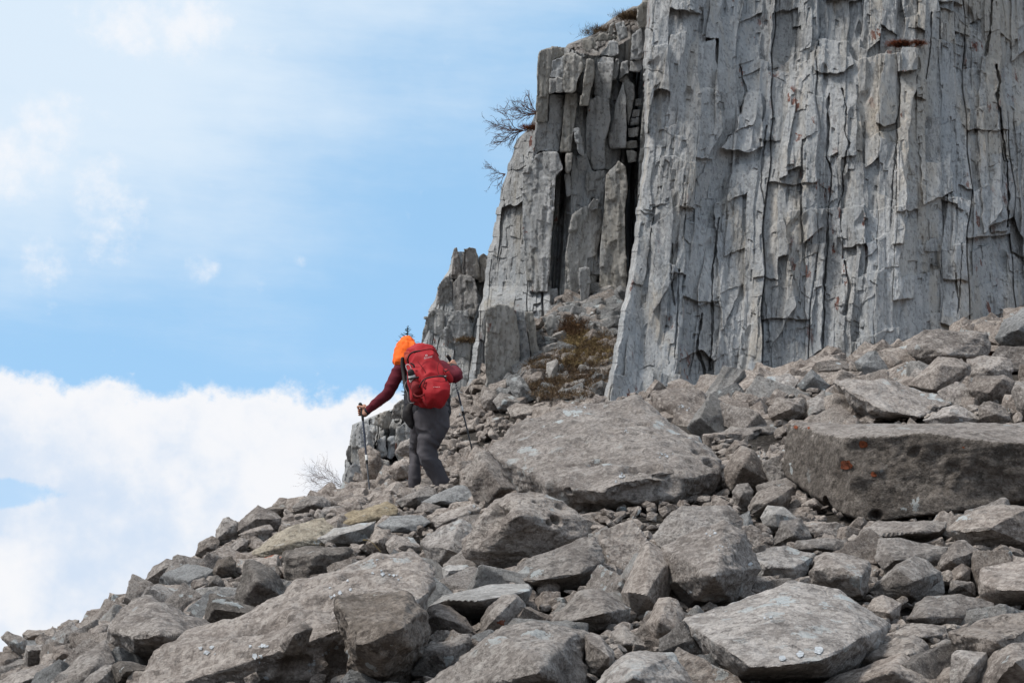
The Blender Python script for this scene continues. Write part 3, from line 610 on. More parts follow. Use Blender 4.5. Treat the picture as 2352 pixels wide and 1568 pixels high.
B_('grey lichened ledge under the walker\'s right foot', 'B', [(1280,200),(1400,150),(1560,75),(1620,70),(1660,130),(1700,190),(1600,240),(1460,240),(1320,230)], [(1450,190,-.1)], lean=1.2, mat=GREYR, t=.5)
B_('brown stone below the grey lichened ledge', 'B', [(1230,280),(1310,200),(1440,230),(1440,310),(1320,340)], [(1340,270,-.06)], lean=.5)
B_('folded wedge stone below the smooth blue grey slab', 'B', [(870,520),(950,400),(1060,410),(1080,490),(1040,590),(930,590)], [(960,500,-.08)], lean=.5)
B_('leaf thin shard leaning by the folded wedge stone', 'B', [(1010,520),(1080,450),(1230,470),(1290,540),(1180,600),(1060,600)], [(1150,530,-.06)], lean=.6, mat=BROWNL)
B_('boulder just left of the walker\'s right foot', 'B', [(1090,200),(1200,130),(1320,80),(1400,110),(1420,150),(1300,230),(1150,240)], [(1240,170,-.08)], lean=.6)
B_('two toned rounded rock on the skyline left of the left trekking pole', 'B', [(310,240),(440,150),(560,160),(610,200),(610,260),(450,290),(330,280)], [(480,220,-.1)], lean=.5)
B_('flat rock on the left of the ochre stained slab', 'B', [(520,280),(560,240),(680,230),(690,270),(620,310),(540,310)], [(610,270,-.04)], lean=.6)
B_('flat slab resting on the skyline left of the walker', 'B', [(100,230),(220,180),(370,150),(380,190),(300,240),(160,270)], [(250,220,-.05)], lean=.6, mat=DARKR)
B_('long tilted wedge slab with a slender upper plank on the left skyline', 'B', [(-110,430),(-60,320),(60,210),(120,240),(250,320),(230,390),(140,400),(0,440)], [(40,330,-.08),(160,330,-.05)], lean=.5)
B_('slab with a light upper rim under the long tilted wedge', 'B', [(-90,450),(0,400),(150,370),(180,410),(130,470),(0,510)], [(60,420,-.06)], lean=.5, sharp=110)
B_('loose stone lying in the hollow of the giant white flecked slab', 'B', [(220,1290),(250,1180),(320,1110),(410,1100),(475,1150),(420,1240),(330,1350),(260,1340)], [(330,1200,-.1)], lean=.3, D=7.6)
B_('cone shaped rough boulder above the giant slab at the left', 'A', [(1760,900),(1800,740),(1840,640),(1870,620),(1960,650),(2080,740),(2180,870),(2200,950),(2120,1030),(2000,1040),(1800,1000)], [(1950,800,-.15)], lean=.3, rough=1.2, mat=DARKR)
B_('dark wedge with a sharp nose on the left side of the giant slab', 'A', [(1545,1000),(1580,890),(1640,880),(1760,950),(1850,980),(2030,1040),(1960,1090),(1800,1130),(1660,1165),(1550,1120)], [(1620,1010,-.12),(1850,1040,-.1)], lean=.4, mat=DARKR, sharp=110)
B_('massive brown boulder with an undercut dark front at the lower left', 'A', [(810,1150),(900,1000),(1000,910),(1100,880),(1220,910),(1300,960),(1400,1050),(1540,1090),(1660,1160),(1560,1250),(1480,1300),(1380,1390),(1240,1460),(1100,1430),(900,1320),(830,1220)], [(830,1170,-.1),(1000,1220,-.35),(1200,1210,-.4),(1390,1210,-.35),(1480,1260,-.15)], lean=.9)
B_('smooth inclined slab in the bottom left corner area', 'A', [(330,1620),(480,1480),(640,1330),(800,1240),(850,1300),(880,1400),(860,1480),(700,1560),(620,1650),(600,1720),(330,1720)], [(700,1450,-.1)], lean=1.2, chips=.4)
B_('sharp lipped stone under the massive brown boulder', 'A', [(830,1430),(900,1390),(1000,1400),(1160,1460),(1110,1540),(980,1580),(880,1580)], [(950,1480,-.1)], lean=.6, mat=DARKR)
B_('shoulder of rock at the bottom edge left of the giant slab', 'A', [(590,1620),(680,1500),(800,1420),(880,1430),(900,1560),(880,1700),(600,1700)], [(780,1520,-.06)], lean=.7)
B_('blocky boulder with dark cheek in the far left group', 'A', [(175,1410),(190,1300),(250,1280),(400,1270),(410,1360),(330,1430),(205,1470)], [(210,1320,-.1),(380,1310,-.08)], lean=.4)
B_('triangular fronted stone right of the dark cheeked boulder', 'A', [(385,1410),(400,1300),(480,1280),(600,1340),(650,1390),(500,1440)], [(480,1340,-.06)], lean=.5)
B_('bird beak shaped slab sticking out at the left end of the skyline', 'A', [(0,1220),(60,1175),(110,1220),(200,1240),(195,1330),(150,1360),(60,1290)], [(120,1270,-.05)], lean=.3, D=12.0, sink=0)
B_('long pale topped plank stone on the left skyline', 'A', [(165,1195),(200,1165),(390,1165),(405,1190),(360,1240),(180,1235)], [(270,1205,-.06)], lean=.4, mat=BROWNL, D=12.8)
B_('broad stone at the left edge under the beak shaped slab', 'A', [(-100,1340),(0,1320),(90,1310),(180,1360),(140,1470),(60,1520),(-100,1500)], [(50,1400,-.1)], lean=.5)
B_('squat boulder left of the massive brown boulder', 'A', [(640,1240),(680,1160),(780,1110),(820,1130),(840,1200),(800,1260),(690,1280)], [(740,1200,-.1)], lean=.4)
B_('long rounded slab edge on the skyline below the far left clouds', 'A', [(400,1180),(460,1110),(520,1080),(600,1085),(590,1140),(500,1190)], [(530,1140,-.06)], lean=.5)
B_('steep triangular slab rising on the left skyline', 'A', [(1080,770),(1160,660),(1260,590),(1350,605),(1340,680),(1220,750),(1120,790)], [(1230,670,-.08),(1300,640,-.05)], lean=.4)
B_('knobbly round boulder perched on the left skyline', 'A', [(1620,460),(1630,380),(1680,300),(1730,285),(1790,320),(1830,390),(1760,460),(1660,490)], [(1700,400,-.08)], lean=.3, rough=1.2)
B_('tall flat faced stone behind the small skyline stones', 'A', [(1285,770),(1300,690),(1380,620),(1430,650),(1430,750),(1350,800)], [(1370,710,-.04)], lean=.3)
B_('upright angular stone left of the small cube like stone', 'A', [(1430,860),(1450,790),(1540,770),(1585,810),(1580,880),(1490,910)], [(1520,830,-.06)], lean=.3)
B_('dark hollow sided stone under the elongated block', 'A', [(1600,730),(1640,640),(1740,605),(1785,650),(1775,730),(1700,790),(1620,770)], [(1650,690,-.08),(1740,690,-.04)], lean=.3, mat=DARKR)
B_('small cube like stone below the dark hollow sided stone', 'A', [(1568,840),(1585,770),(1640,745),(1690,795),(1695,860),(1600,895)], [(1600,800,-.05)], lean=.3, mat=DARKR, sharp=110)
B_('elongated block pointing up right beneath the skyline', 'A', [(1680,610),(1720,540),(1820,465),(1870,490),(1865,560),(1770,610)], [(1740,590,-.06),(1840,520,-.05)], lean=.4, sharp=110)
B_('jagged stone above the elongated block', 'A', [(1470,600),(1500,500),(1600,450),(1660,480),(1660,560),(1560,610)], [(1560,540,-.05)], lean=.4)
B_('dark lump on the slope above the massive brown boulder', 'A', [(1030,890),(1060,820),(1160,825),(1215,880),(1180,920),(1080,920)], [(1120,870,-.08)], lean=.4, mat=DARKR)
B_('cheek stone tucked right of the massive brown boulder', 'A', [(1360,1050),(1430,970),(1560,900),(1570,1000),(1540,1090),(1420,1080)], [(1440,1020,-.05)], lean=.5)
B_('brown slab filling the bottom left corner', 'A', [(-100,1620),(80,1490),(300,1420),(480,1460),(400,1568),(380,1700),(-100,1720)], [(200,1540,-.1)], lean=.9)
B_('flat stone half buried left of the coarse speckled block', 'B', [(510,1230),(560,1150),(680,1060),(720,1200),(720,1290),(620,1290)], lean=.9, D=7.9)
KEEP = [([(935,960),(1050,960),(1060,1130),(1000,1136),(930,1118)], 19.6), ([(840,1000),(850,1000),(862,1152),(842,1152)], 19.7), ([(1062,980),(1078,980),(1092,1040),(1080,1046)], 19.9)]   # the walker's legs and poles stay in view
for _p, _d in KEEP: HERO.append((np.array(_p, float) , _d))
# --- scree towards the gully
B_('tilted grey plank stone below the cliff pedestal', 'P', [(1450,560),(1530,520),(1570,560),(1640,690),(1600,710),(1540,640)], [(1550,600,-.06)], lean=.3, mat=GREYR, sharp=110)
B_('jutting brown stone below the cliff pedestal', 'P', [(1255,700),(1290,620),(1370,630),(1400,700),(1380,770),(1280,760)], [(1330,690,-.08)], lean=.3)
B_('broken pale topped boulder above the flat scree slab', 'P', [(1340,700),(1400,640),(1500,670),(1540,710),(1480,770),(1380,760)], [(1430,700,-.08)], lean=.5, mat=BROWNL)
B_('flat scree slab just above the enormous tilted slab', 'P', [(1440,750),(1510,715),(1660,740),(1690,780),(1600,830),(1470,820)], [(1560,790,-.06)], lean=1.0)
B_('pale upright oblong block standing in the grassy gully', 'G', [(1015,1110),(1020,960),(1090,930),(1105,950),(1085,1110)], [(1060,1020,-.05)], lean=.15, mat=PALER, sharp=110, chips=.2, rough=.4, t=.25)
B_('squat stone beside the pale upright block', 'G', [(1085,1100),(1110,1040),(1160,1010),(1210,1060),(1190,1110)], [(1150,1060,-.05)], lean=.4, mat=GREYR)
B_('pale oblong boulder left of the walker\'s knees', 'P', [(660,1050),(700,990),(775,955),(810,1000),(800,1060),(700,1080)], [(740,1010,-.05)], D=20.6, lean=.5, mat=BROWNL)
B_('brown faced block behind the left trekking pole', 'P', [(400,1040),(480,1005),(560,1060),(570,1150),(540,1240),(480,1230),(470,1130)], [(500,1120,-.08)], D=20.6, lean=.2)
B_('rounded stone left of the walker\'s left shin', 'P', [(615,1190),(650,1130),(720,1100),(770,1140),(770,1220),(680,1240)], [(700,1160,-.06)], D=20.3, lean=.4, mat=BROWNL)

def lich_mat(name, c):
    m, n = newmat(name); P = n.n('ShaderNodeTexCoord').outputs['Object']; f = n.noise(P, 60.0, 5, .7)
    finish(n, n.mix(n.sstep(f, .38, .62), tuple(v * .62 for v in c), c), .95, f, .6, .01); return m
LWHITE = lich_mat('white_lichen', (.45, .475, .50)); LORANGE = lich_mat('orange_lichen', (.21, .062, .028))
dent(by_label('large dark pitted boulder'), [('C',425,340,.035,.10,1.0),('C',375,355,.022,.07,1.0),('C',450,240,.025,.05,1.0),('C',270,205,.02,.05,1.0),('C',-60,330,.10,.12,1.0)])
dent(by_label('enormous tilted slab'), [('E',645,1170,.085,.12,1.9),('E',1050,1070,.045,.10,1.2),('E',1120,1130,.04,.10,1.1),('E',700,920,.04,.06,1.4),('E',650,865,.03,.05,1.3),('E',140,1140,.04,.06,1.2),('E',320,1130,.05,.05,1.6),('E',900,1265,.09,.12,1.8),('E',575,980,.03,.05,1.2),('E',115,1330,.03,.08,1.3),('E',600,1320,.10,.07,2.0),('E',850,1180,.05,.05,1.5),('E',200,1000,.05,.03,1.5),('E',400,900,.06,.03,1.6)])
dent(by_label('huge dark rectangular block'), [('F',490,1450,.05,.10,1.4),('F',785,1508,.03,.09,1.0),('F',800,1100,.12,.05,2.2),('F',1050,1250,.16,.05,1.4),('F',560,1280,.13,.05,1.5),('F',1450,1330,.14,.05,1.5)])
dent(by_label('giant white flecked slab'), [('B',800,745,.05,.07,1.3),('B',350,1440,.05,.06,1.2),('B',470,960,.05,.04,1.8),('B',100,1180,.07,.05,2.0),('B',680,1370,.06,.08,1.4),('A',1850,1200,.05,.06,1.8)])
dent(by_label('level ledge rock'), [('E',1530,1010,.11,.25,1.2)])
lichen(by_label('broad pale slab'), [('D',242,1385,28),('D',378,1355,32),('D',517,1325,38)], LWHITE, 2, False)
lichen(by_label('broad pale slab'), [('D',110,1080,18),('D',225,968,10),('C',2045,1075,18)], LWHITE, 12)
lichen(by_label('huge dark rectangular block'), [('F',710,1060,32),('F',605,1190,40),('F',775,1250,22),('F',290,955,14),('F',370,960,9),('F',1340,1080,8)], LORANGE, 3, False)
lichen(by_label('pale blue fronted rock'), [('B',592,470,16),('B',668,487,14)], LORANGE, 4)
lichen(by_label('big wedge shaped boulder'), [('C',1885,672,28),('C',1678,543,18),('C',1445,880,20),('C',1625,440,22)], LWHITE, 5)
lichen(by_label('enormous tilted slab'), [('E',243,748,16),('E',775,680,14),('E',490,1230,20),('E',460,1270,13),('E',530,910,16),('E',815,1090,18),('E',780,1075,12)], LWHITE, 6)
lichen(by_label('brown hump backed boulder'), [('E',925,742,16),('E',955,768,13),('E',970,908,17),('E',1125,820,16)], LWHITE, 7)
lichen(by_label('giant white flecked slab'), [('B',1000,750,34),('B',1085,760,26),('B',960,640,18),('B',680,890,34),('B',640,910,20),('B',740,800,16),('B',100,1290,34),('B',40,1360,40),('B',480,1425,36),('B',570,1340,26),('B',650,1295,28),('B',930,665,14),('A',1560,1340,44),('A',1925,1370,34),('B',120,1525,30),('B',860,560,12)], LWHITE, 8)
lichen(by_label('very rough broad boulder'), [('C',345,1450,24),('C',212,1480,14),('C',150,1505,10),('B',1680,1300,16),('B',1550,1470,14)], LWHITE, 9)
lichen(by_label('lichen spotted stone'), [('F',1320,905,20),('F',1295,912,12)], LWHITE, 10)
lichen(by_label('long block with flat dark front'), [('B',437,652,9),('B',340,715,8)], LWHITE, 11)
lichen(by_label('flat pink topped stone'), [('B',1690,235,26),('B',1660,280,12)], LWHITE, 12)

# ------------------------------------------------------------------ filling stones: the largest as things, the rest as scree
def inpoly(px, py, poly):
    r = np.zeros(len(px), bool); n = len(poly); j = n - 1
    for i in range(n):
        xi, yi = poly[i]; xj, yj = poly[j]
        m = ((yi > py) != (yj > py)) & (px < (xj - xi) * (py - yi) / (yj - yi + 1e-9) + xi)
        r ^= m; j = i
    return r
RNG = np.random.default_rng(7)
PROTO = []
for k in range(22):
    r = np.random.default_rng(900 + k)
    dim = np.array([1.0, r.uniform(.55, .9), r.uniform(.28, .62)])
    pts = []
    for sx in (-1, 1):
        for sy in (-1, 1):
            for sz in (-1, 1):
                pts.append(np.array([sx, sy, sz]) * dim * .5 * r.uniform(.62, 1.08, 3))
    for _ in range(3): 
        v = r.normal(size=3); pts.append(v / np.linalg.norm(v) * dim * .56)
    PROTO.append((pts, 900 + k))
def proto_mesh(k, level): return rock_surface(np.array(PROTO[k][0]), level, PROTO[k][1], 1.0, 60)
def scatter(n, size_fn, keep_fn, seed, mind=.55, shrink=.90, ups=(.1, .45)):
    r = np.random.default_rng(seed)
    x = r.uniform(-12, 13, n); y = r.uniform(5.5, 36, n); z = gz(x, y)
    px, py, D = PJ(np.stack([x, y, z], -1))
    ok = (px > -500) & (px < 3000) & (py > 500) & (py < 1720) & (np.abs(x) < y * .36 + 2.2)
    x, y, z, px, py, D = [a[ok] for a in (x, y, z, px, py, D)]
    s = size_fn(px, py, D, r)
    ok = s > 0
    x, y, z, px, py, D, s = [a[ok] for a in (x, y, z, px, py, D, s)]
    o = np.argsort(-s); cell = {}; keep = []
    for i in o:                                          # dart throwing, big ones first
        c = .35; ci, cj = int(x[i] // c), int(y[i] // c); good = True
        for a in range(ci - 1, ci + 2):
            for b in range(cj - 1, cj + 2):
                for q in cell.get((a, b), ()):
                    if (x[i] - x[q]) ** 2 + (y[i] - y[q]) ** 2 < (mind * .5 * (s[i] + s[q])) ** 2: good = False; break
                if not good: break
            if not good: break
        if good: keep.append(i); cell.setdefault((ci, cj), []).append(i)
    k = np.array(keep)
    x, y, z, px, py, D, s = [a[k] for a in (x, y, z, px, py, D, s)]
    # keep clear of the faces of the measured boulders (judged by the stone's middle and top)
    ok = np.ones(len(x), bool)
    for poly, Dh in HERO:
        c = poly.mean(0); sh = c + (poly - c) * shrink
        for up in ups:
            ins = inpoly(px, py - s * up * FO / D, sh)
            ok &= ~(ins & (D < Dh + .25))
    return [a[ok] for a in (x, y, z, px, py, D, s)]
def size_fn(px, py, D, r):
    s = .07 + .26 * r.random(len(px)) ** 2.2
    left = (px < 1150) & (py > 1130)
    s = np.where(left, .07 + .30 * r.random(len(px)) ** 2.0, s)
    s = np.where((px > 1640) & (py < 1000), .10 + .34 * r.random(len(px)) ** 1.8, s)
    fine = (px > 860) & (px < 1240) & (py < 1135) & (py > 900)
    s = np.where(fine, .05 + .19 * r.random(len(px)) ** 1.8, s)
    gully = (px > 1080) & (px < 1480) & (py < 935)
    s = np.where(gully, .04 + .17 * r.random(len(px)) ** 2.4, s)
    near = D < 9.5
    s = np.where(near, .06 + .30 * r.random(len(px)) ** 2.4, s)
    s = np.where(D > 31, 0, s)
    return s
fx, fy, fz, fpx, fpy, fD, fs = scatter(64000, size_fn, None, 11)
def rot_rand(r, n):
    a = r.uniform(0, 2 * np.pi, n); t = r.normal(0, .45, n); b = r.uniform(0, 2 * np.pi, n)
    return a, t, b
pixsize = fs / fD * FO
vis = (fpx > -20) & (fpx < 2372) & (fpy < 1600)
order = np.argsort(-np.where(vis, pixsize, 0))
NIND = 172
ind, rest = order[:NIND], order[NIND:]
TONES = ['brown', 'grey brown', 'dusty', 'weathered', 'dull grey']
SHAPES = ['angular', 'blunt', 'chipped', 'wedge shaped', 'flat sided', 'irregular']
hb = [(p, d) for p, d in HERO if not any(p is np.asarray(k) for k, _ in KEEP) and len(p) and (p.mean(0).tolist() not in [np.array(k, float).mean(0).tolist() for k, _ in KEEP])]
hc = np.array([p.mean(0) for p, _ in hb]); hl = [o['label'] for o in COL.objects if o.get('category') == 'boulder']
assert len(hc) == len(hl), (len(hc), len(hl))
protos = {}
used = {}
def place_matrix(k):
    r = np.random.default_rng(5000 + int(k))
    e = Matrix.Rotation(r.uniform(0, 6.28), 4, 'Z') @ Matrix.Rotation(r.normal(.12, .38), 4, 'X') @ Matrix.Rotation(r.normal(0, .38), 4, 'Y') @ Matrix.Rotation(r.uniform(0, 6.28), 4, 'Z')
    return e
matlist = [BROWN, BROWN, BROWN, BROWNL, BROWN, GREYR, BROWNL, BROWN, PALER]
for n_, k in enumerate(ind):
    pk = n_ % len(PROTO)
    mt = matlist[int(np.random.default_rng(int(k)).integers(len(matlist)))]
    key = (pk, mt.name)
    if key not in protos:
        P, F = proto_mesh(pk, 5); me = mesh_np('talus_rock', P, F, mt, True); smooth_by(me, 32); protos[key] = me
    o = bpy.data.objects.new('talus_rock', protos[key]); COL.objects.link(o)
    o.matrix_world = Matrix.Translation((fx[k], fy[k], fz[k] - fs[k] * .06)) @ place_matrix(k) @ Matrix.Scale(fs[k] * 1.25, 4)
    j = int(np.argmin(((hc - [fpx[k], fpy[k]]) ** 2).sum(1))); dx, dy = fpx[k] - hc[j][0], fpy[k] - hc[j][1]
    side = ('right of' if dx > 0 else 'left of') if abs(dx) > abs(dy) else ('below' if dy > 0 else 'above')
    hw = hl[j].split(' ')
    cut = next((i for i, w_ in enumerate(hw) if w_ in ('with', 'lying', 'leaning', 'behind', 'in', 'right', 'under', 'left', 'directly', 'at', 'cut', 'beneath', 'tucked', 'above', 'standing', 'between', 'beside', 'resting', 'below', 'perched', 'rising', 'wedged', 'on', 'overhanging', 'against', 'near', 'heaped', 'descending', 'bridging', 'trailing', 'where', 'just', 'filling', 'half', 'towards', 'sticking', 'pointing', 'by', 'of', 'from') and i > 1), len(hw))
    ref = ' '.join(hw[:min(cut, 7)])
    sz = 'medium' if pixsize[k] > 42 else 'small'
    mt_w = {'brown_limestone': 'brown', 'lichened_limestone': 'lichen flecked', 'grey_limestone': 'grey', 'pale_limestone': 'pale'}[mt.name]
    base = f'{sz} {mt_w} stone {side} the {ref}'
    used[base] = used.get(base, 0) + 1
    if used[base] > 1:
        base = f'{["second", "third", "fourth", "fifth", "sixth"][min(4, used[base] - 2)]} {base}'
    tag(o, base, 'rock', 'loose rocks of the talus slope')
def joined(name, idx, level, mats, label, kind='stuff', lift=-.08):
    Vs, Fs, Ms, off = [], [], [], 0
    cache = [proto_mesh(k, level) for k in range(len(PROTO))]
    for n_, k in enumerate(idx):
        P, F = cache[n_ % len(PROTO)]
        M = np.array(place_matrix(k))[:3, :3]
        Vs.append(P @ M.T * fs[k] * 1.25 + np.array([fx[k], fy[k], fz[k] + fs[k] * lift])); Fs.append(F + off); off += len(P)
        Ms.append(np.full(len(F), n_ * 7 % len(mats), np.int32))
    me = mesh_np(name, np.vstack(Vs), np.vstack(Fs), None, True)
    for m in mats: me.materials.append(m)
    me.polygons.foreach_set('material_index', np.concatenate(Ms)); smooth_by(me, 32)
    return tag(link(name, me), label, kind=kind)
big = rest[pixsize[rest] > 22]; small = rest[pixsize[rest] <= 22]
print('fill', len(fx), 'big', len(big), 'small', len(small))
SCM = [BROWN, BROWN, BROWNL, BROWN, GREYR, BROWN, PALER]
joined('scree', big, 4, SCM, 'loose brown scree of small stones filling the slope between the boulders')
joined('fine_scree', small, 3, SCM, 'fine scree of stone chips lying in the gaps of the slope')

# rubble chute in the gully between the buttress and the main cliff
def rubble(poly, n, s0, s1, seed, dmin, dmax):
    r = np.random.default_rng(seed); a = np.array(poly, float); out = []
    while len(out) < n:
        x, y = r.uniform(a[:, 0].min(), a[:, 0].max()), r.uniform(a[:, 1].min(), a[:, 1].max())
        if not inpoly(np.array([x]), np.array([y]), a)[0]: continue
        D = gdepth(x, y, dmin, dmax)
        if D is None: continue
        q = W(x, y, D); s = s0 + (s1 - s0) * r.random() ** 2.6
        out.append((q[0], q[1], float(gz(q[0], q[1])), s))
    return np.array(out)
RB = np.vstack([rubble([(1190, 900), (1120, 930), (1180, 840), (1240, 760), (1290, 690), (1420, 640), (1445, 600), (1430, 720), (1400, 800), (1395, 900), (1320, 930)], 520, .04, .30, 31, 20, 34),
                rubble([(1270, 700), (1300, 660), (1440, 600), (1430, 700), (1405, 790), (1320, 760)], 240, .05, .36, 32, 20, 36)])
fx, fy, fz, fs = [np.concatenate([a, b]) for a, b in zip((fx, fy, fz, fs), RB.T)]
joined('gully_rubble', np.arange(len(fx) - len(RB), len(fx)), 4, [GREYR, BROWN, GREYR, PALER, BROWNL], 'broken grey rubble filling the gully between buttress and main cliff', lift=.0)

# stone chips on the bare ground between everything, near the viewer
def chip_size(px, py, D, r): return np.where(D < 17, .035 + .075 * r.random(len(px)) ** 2, np.where((px < 1150) & (D < 22), .05 + .10 * r.random(len(px)) ** 2, 0))
fx, fy, fz, fpx, fpy, fD, fs = scatter(72000, chip_size, None, 77, .8, .72, (.3,))
joined('stone_chips', np.arange(len(fx)), 2, SCM, 'small stone chips and grit lying on the soil between the boulders', lift=.12)
print('chips', len(fx))

# ------------------------------------------------------------------ cliffs
def cliff_mat(name, darkc, midc, lightc, streak=(.30, .27, .22), red=.8, bluec=(.27, .29, .315)):
    m, n = newmat(name)
    P = n.n('ShaderNodeTexCoord').outputs['Object']
    Pv = n.vm('MULTIPLY', P, (1.0, 1.0, .16))            # drawn out along the fall line
    big = n.noise(Pv, 1.3, 4, .6); mid = n.noise(Pv, 6.0, 6, .65); fine = n.noise(P, 45.0, 5, .7)
    t = n.m('ADD', n.m('MULTIPLY', big, .36), n.m('ADD', n.m('MULTIPLY', mid, .36), n.m('MULTIPLY', fine, .28)))
    c = n.ramp(t, [(.40, darkc), (.50, midc), (.585, lightc)])
    tone = n.n('ShaderNodeAttribute', attribute_name='tone').outputs['Fac']      # each broken face weathers to its own tone
    hue = n.n('ShaderNodeAttribute', attribute_name='hue').outputs['Fac']
    c = n.mix(n.m('MULTIPLY', n.sstep(hue, .62, .95), .55), c, streak)
    c = n.mix(n.m('MULTIPLY', n.sstep(hue, .40, .05), .60), c, bluec)
    c = n.n('ShaderNodeHueSaturation', {'Value': n.m('ADD', .88, n.m('MULTIPLY', tone, .34)), 'Color': c}).outputs[0]
    warm = n.m('MULTIPLY', n.sstep(n.noise(n.vm('ADD', Pv, (7., 3., 1.)), 2.2, 5, .65), .53, .66), .55)
    c = n.mix(warm, c, streak)
    blue = n.m('MULTIPLY', n.sstep(n.noise(n.vm('ADD', Pv, (17., 13., 5.)), 1.6, 5, .6), .50, .62), .5)
    c = n.mix(blue, c, bluec)
    pale = n.sstep(n.noise(n.vm('ADD', n.vm('MULTIPLY', P, (1, 1, .4)), (3., 9., 2.)), 14.0, 5, .7), .60, .68)
    c = n.mix(n.m('MULTIPLY', pale, .45), c, (.46, .45, .42))
    dk = n.sstep(n.noise(n.vm('ADD', n.vm('MULTIPLY', P, (1, 1, .35)), (5., 2., 8.)), 20.0, 5, .7), .61, .70)
    c = n.mix(n.m('MULTIPLY', dk, .7), c, (.075, .068, .062))
    if red > 0:
        rg = n.sstep(n.noise(n.vm('ADD', Pv, (1., 22., 4.)), 1.5, 3), .50, .60)
        sp_ = spots(n, n.vm('MULTIPLY', P, (1.25, 1.25, .55)), 9.0, .60, .32 * red, 5.5)
        c = n.mix(n.m('MULTIPLY', n.m('MULTIPLY', rg, sp_), .85), c, (.155, .040, .018))
    grit = n.n('ShaderNodeTexVoronoi', {'Vector': n.vm('MULTIPLY', P, (1, 1, .6)), 'Scale': 40.0}, feature='F1')
    gc = n.n('ShaderNodeSeparateColor', {0: grit.outputs['Color']}).outputs[0]
    c = n.mix(n.m('MULTIPLY', n.m('LESS_THAN', gc, .16), .35), c, (.10, .095, .09))
    c = n.mix(n.m('MULTIPLY', n.m('GREATER_THAN', gc, .86), .35), c, (.52, .515, .50))
    h = n.m('ADD', n.m('MULTIPLY', n.noise(n.vm('MULTIPLY', P, (1, 1, .35)), 20.0, 8, .7), 1.0), n.m('MULTIPLY', n.noise(P, 90.0, 3, .7), .3))
    finish(n, c, .93, h, .9, .05)
    return m
CLIFF = cliff_mat('cliff_limestone', (.226, .227, .226), (.368, .372, .374), (.490, .494, .496), streak=(.46, .405, .335), bluec=(.365, .387, .408))
BUTT = cliff_mat('buttress_limestone', (.215, .215, .213), (.35, .352, .352), (.46, .463, .465), red=.25, bluec=(.34, .36, .38))
BRWN = cliff_mat('brown_cliff_limestone', (.13, .118, .11), (.22, .20, .188), (.32, .30, .28), red=.1, bluec=(.24, .24, .24))

def seg(u, v, w, h, seed, amp, tilt, jit=.75, slope=.5, warp=.15, tv=.12, bev=0.0):
    """broken columns: irregular strips across u, each snapped at its own heights; returns offset, cell hash, edge distance"""
    uw = u + w * warp * 2.2 * p2(u / w * .22 + 3, v / h * .9, seed) + w * warp * p2(u / w * .5, v / h * 3.1, seed + 1)
    q = uw / w; i = np.floor(q).astype(np.int64); fr = q - i
    b = rnd(i, seed=seed) * jit; i = np.where(fr < b, i - 1, i)
    b0 = i + rnd(i, seed=seed) * jit; b1 = i + 1 + rnd(i + 1, seed=seed) * jit
    wd = (b1 - b0) * w; tu = (q - b0) * w
    hs = h * (.5 + rnd(i, seed=seed + 2) * 1.1)
    vv = v + rnd(i, seed=seed + 3) * h * 5 + (tu - wd * .5) * slope * 2 * (rnd(i, seed=seed + 4) - .5) + h * .03 * p2(u / w * 3, v / h, seed + 7)
    q2 = vv / hs; j = np.floor(q2).astype(np.int64); f2 = q2 - j
    bb = rnd(i, j, seed=seed + 5) * .8; j = np.where(f2 < bb, j - 1, j)
    c0 = j + rnd(i, j, seed=seed + 5) * .8; c1 = j + 1 + rnd(i, j + 1, seed=seed + 5) * .8
    tvv = (q2 - c0) * hs
    off = amp * (rnd(i, j, seed=seed + 8) - .5) * 2
    ti = tilt * (rnd(i, seed=seed + 9) - .5 + .6 * (rnd(i, j, seed=seed + 10) - .5)) * 2
    tj = tv * (rnd(i, j, seed=seed + 11) - .5) * 2
    e = np.minimum(tu, wd - tu); e2 = np.minimum(tvv, (c1 - c0) * hs - tvv)
    return off + ti * (tu - wd * .5) + tj * (tvv - (c1 - c0) * hs * .5), rnd(i, j, seed=seed + 12), np.minimum(e, e2), rnd(i, seed=seed + 13), e
def pdist(x, y, pl):
    d = np.full(x.shape, 1e9)
    for (x0, y0), (x1, y1) in zip(pl[:-1], pl[1:]):
        vx, vy = x1 - x0, y1 - y0; t = np.clip(((x - x0) * vx + (y - y0) * vy) / (vx * vx + vy * vy), 0, 1)
        d = np.minimum(d, np.hypot(x - x0 - t * vx, y - y0 - t * vy))
    return d
def interp(v, pts):
    p = np.array(pts, float); return np.interp(v, p[:, 0], p[:, 1])
def set_attr(me, name, v):
    a = me.attributes.new(name, 'FLOAT', 'POINT'); a.data.foreach_set('value', np.asarray(v, np.float32).ravel())
TONE = {}
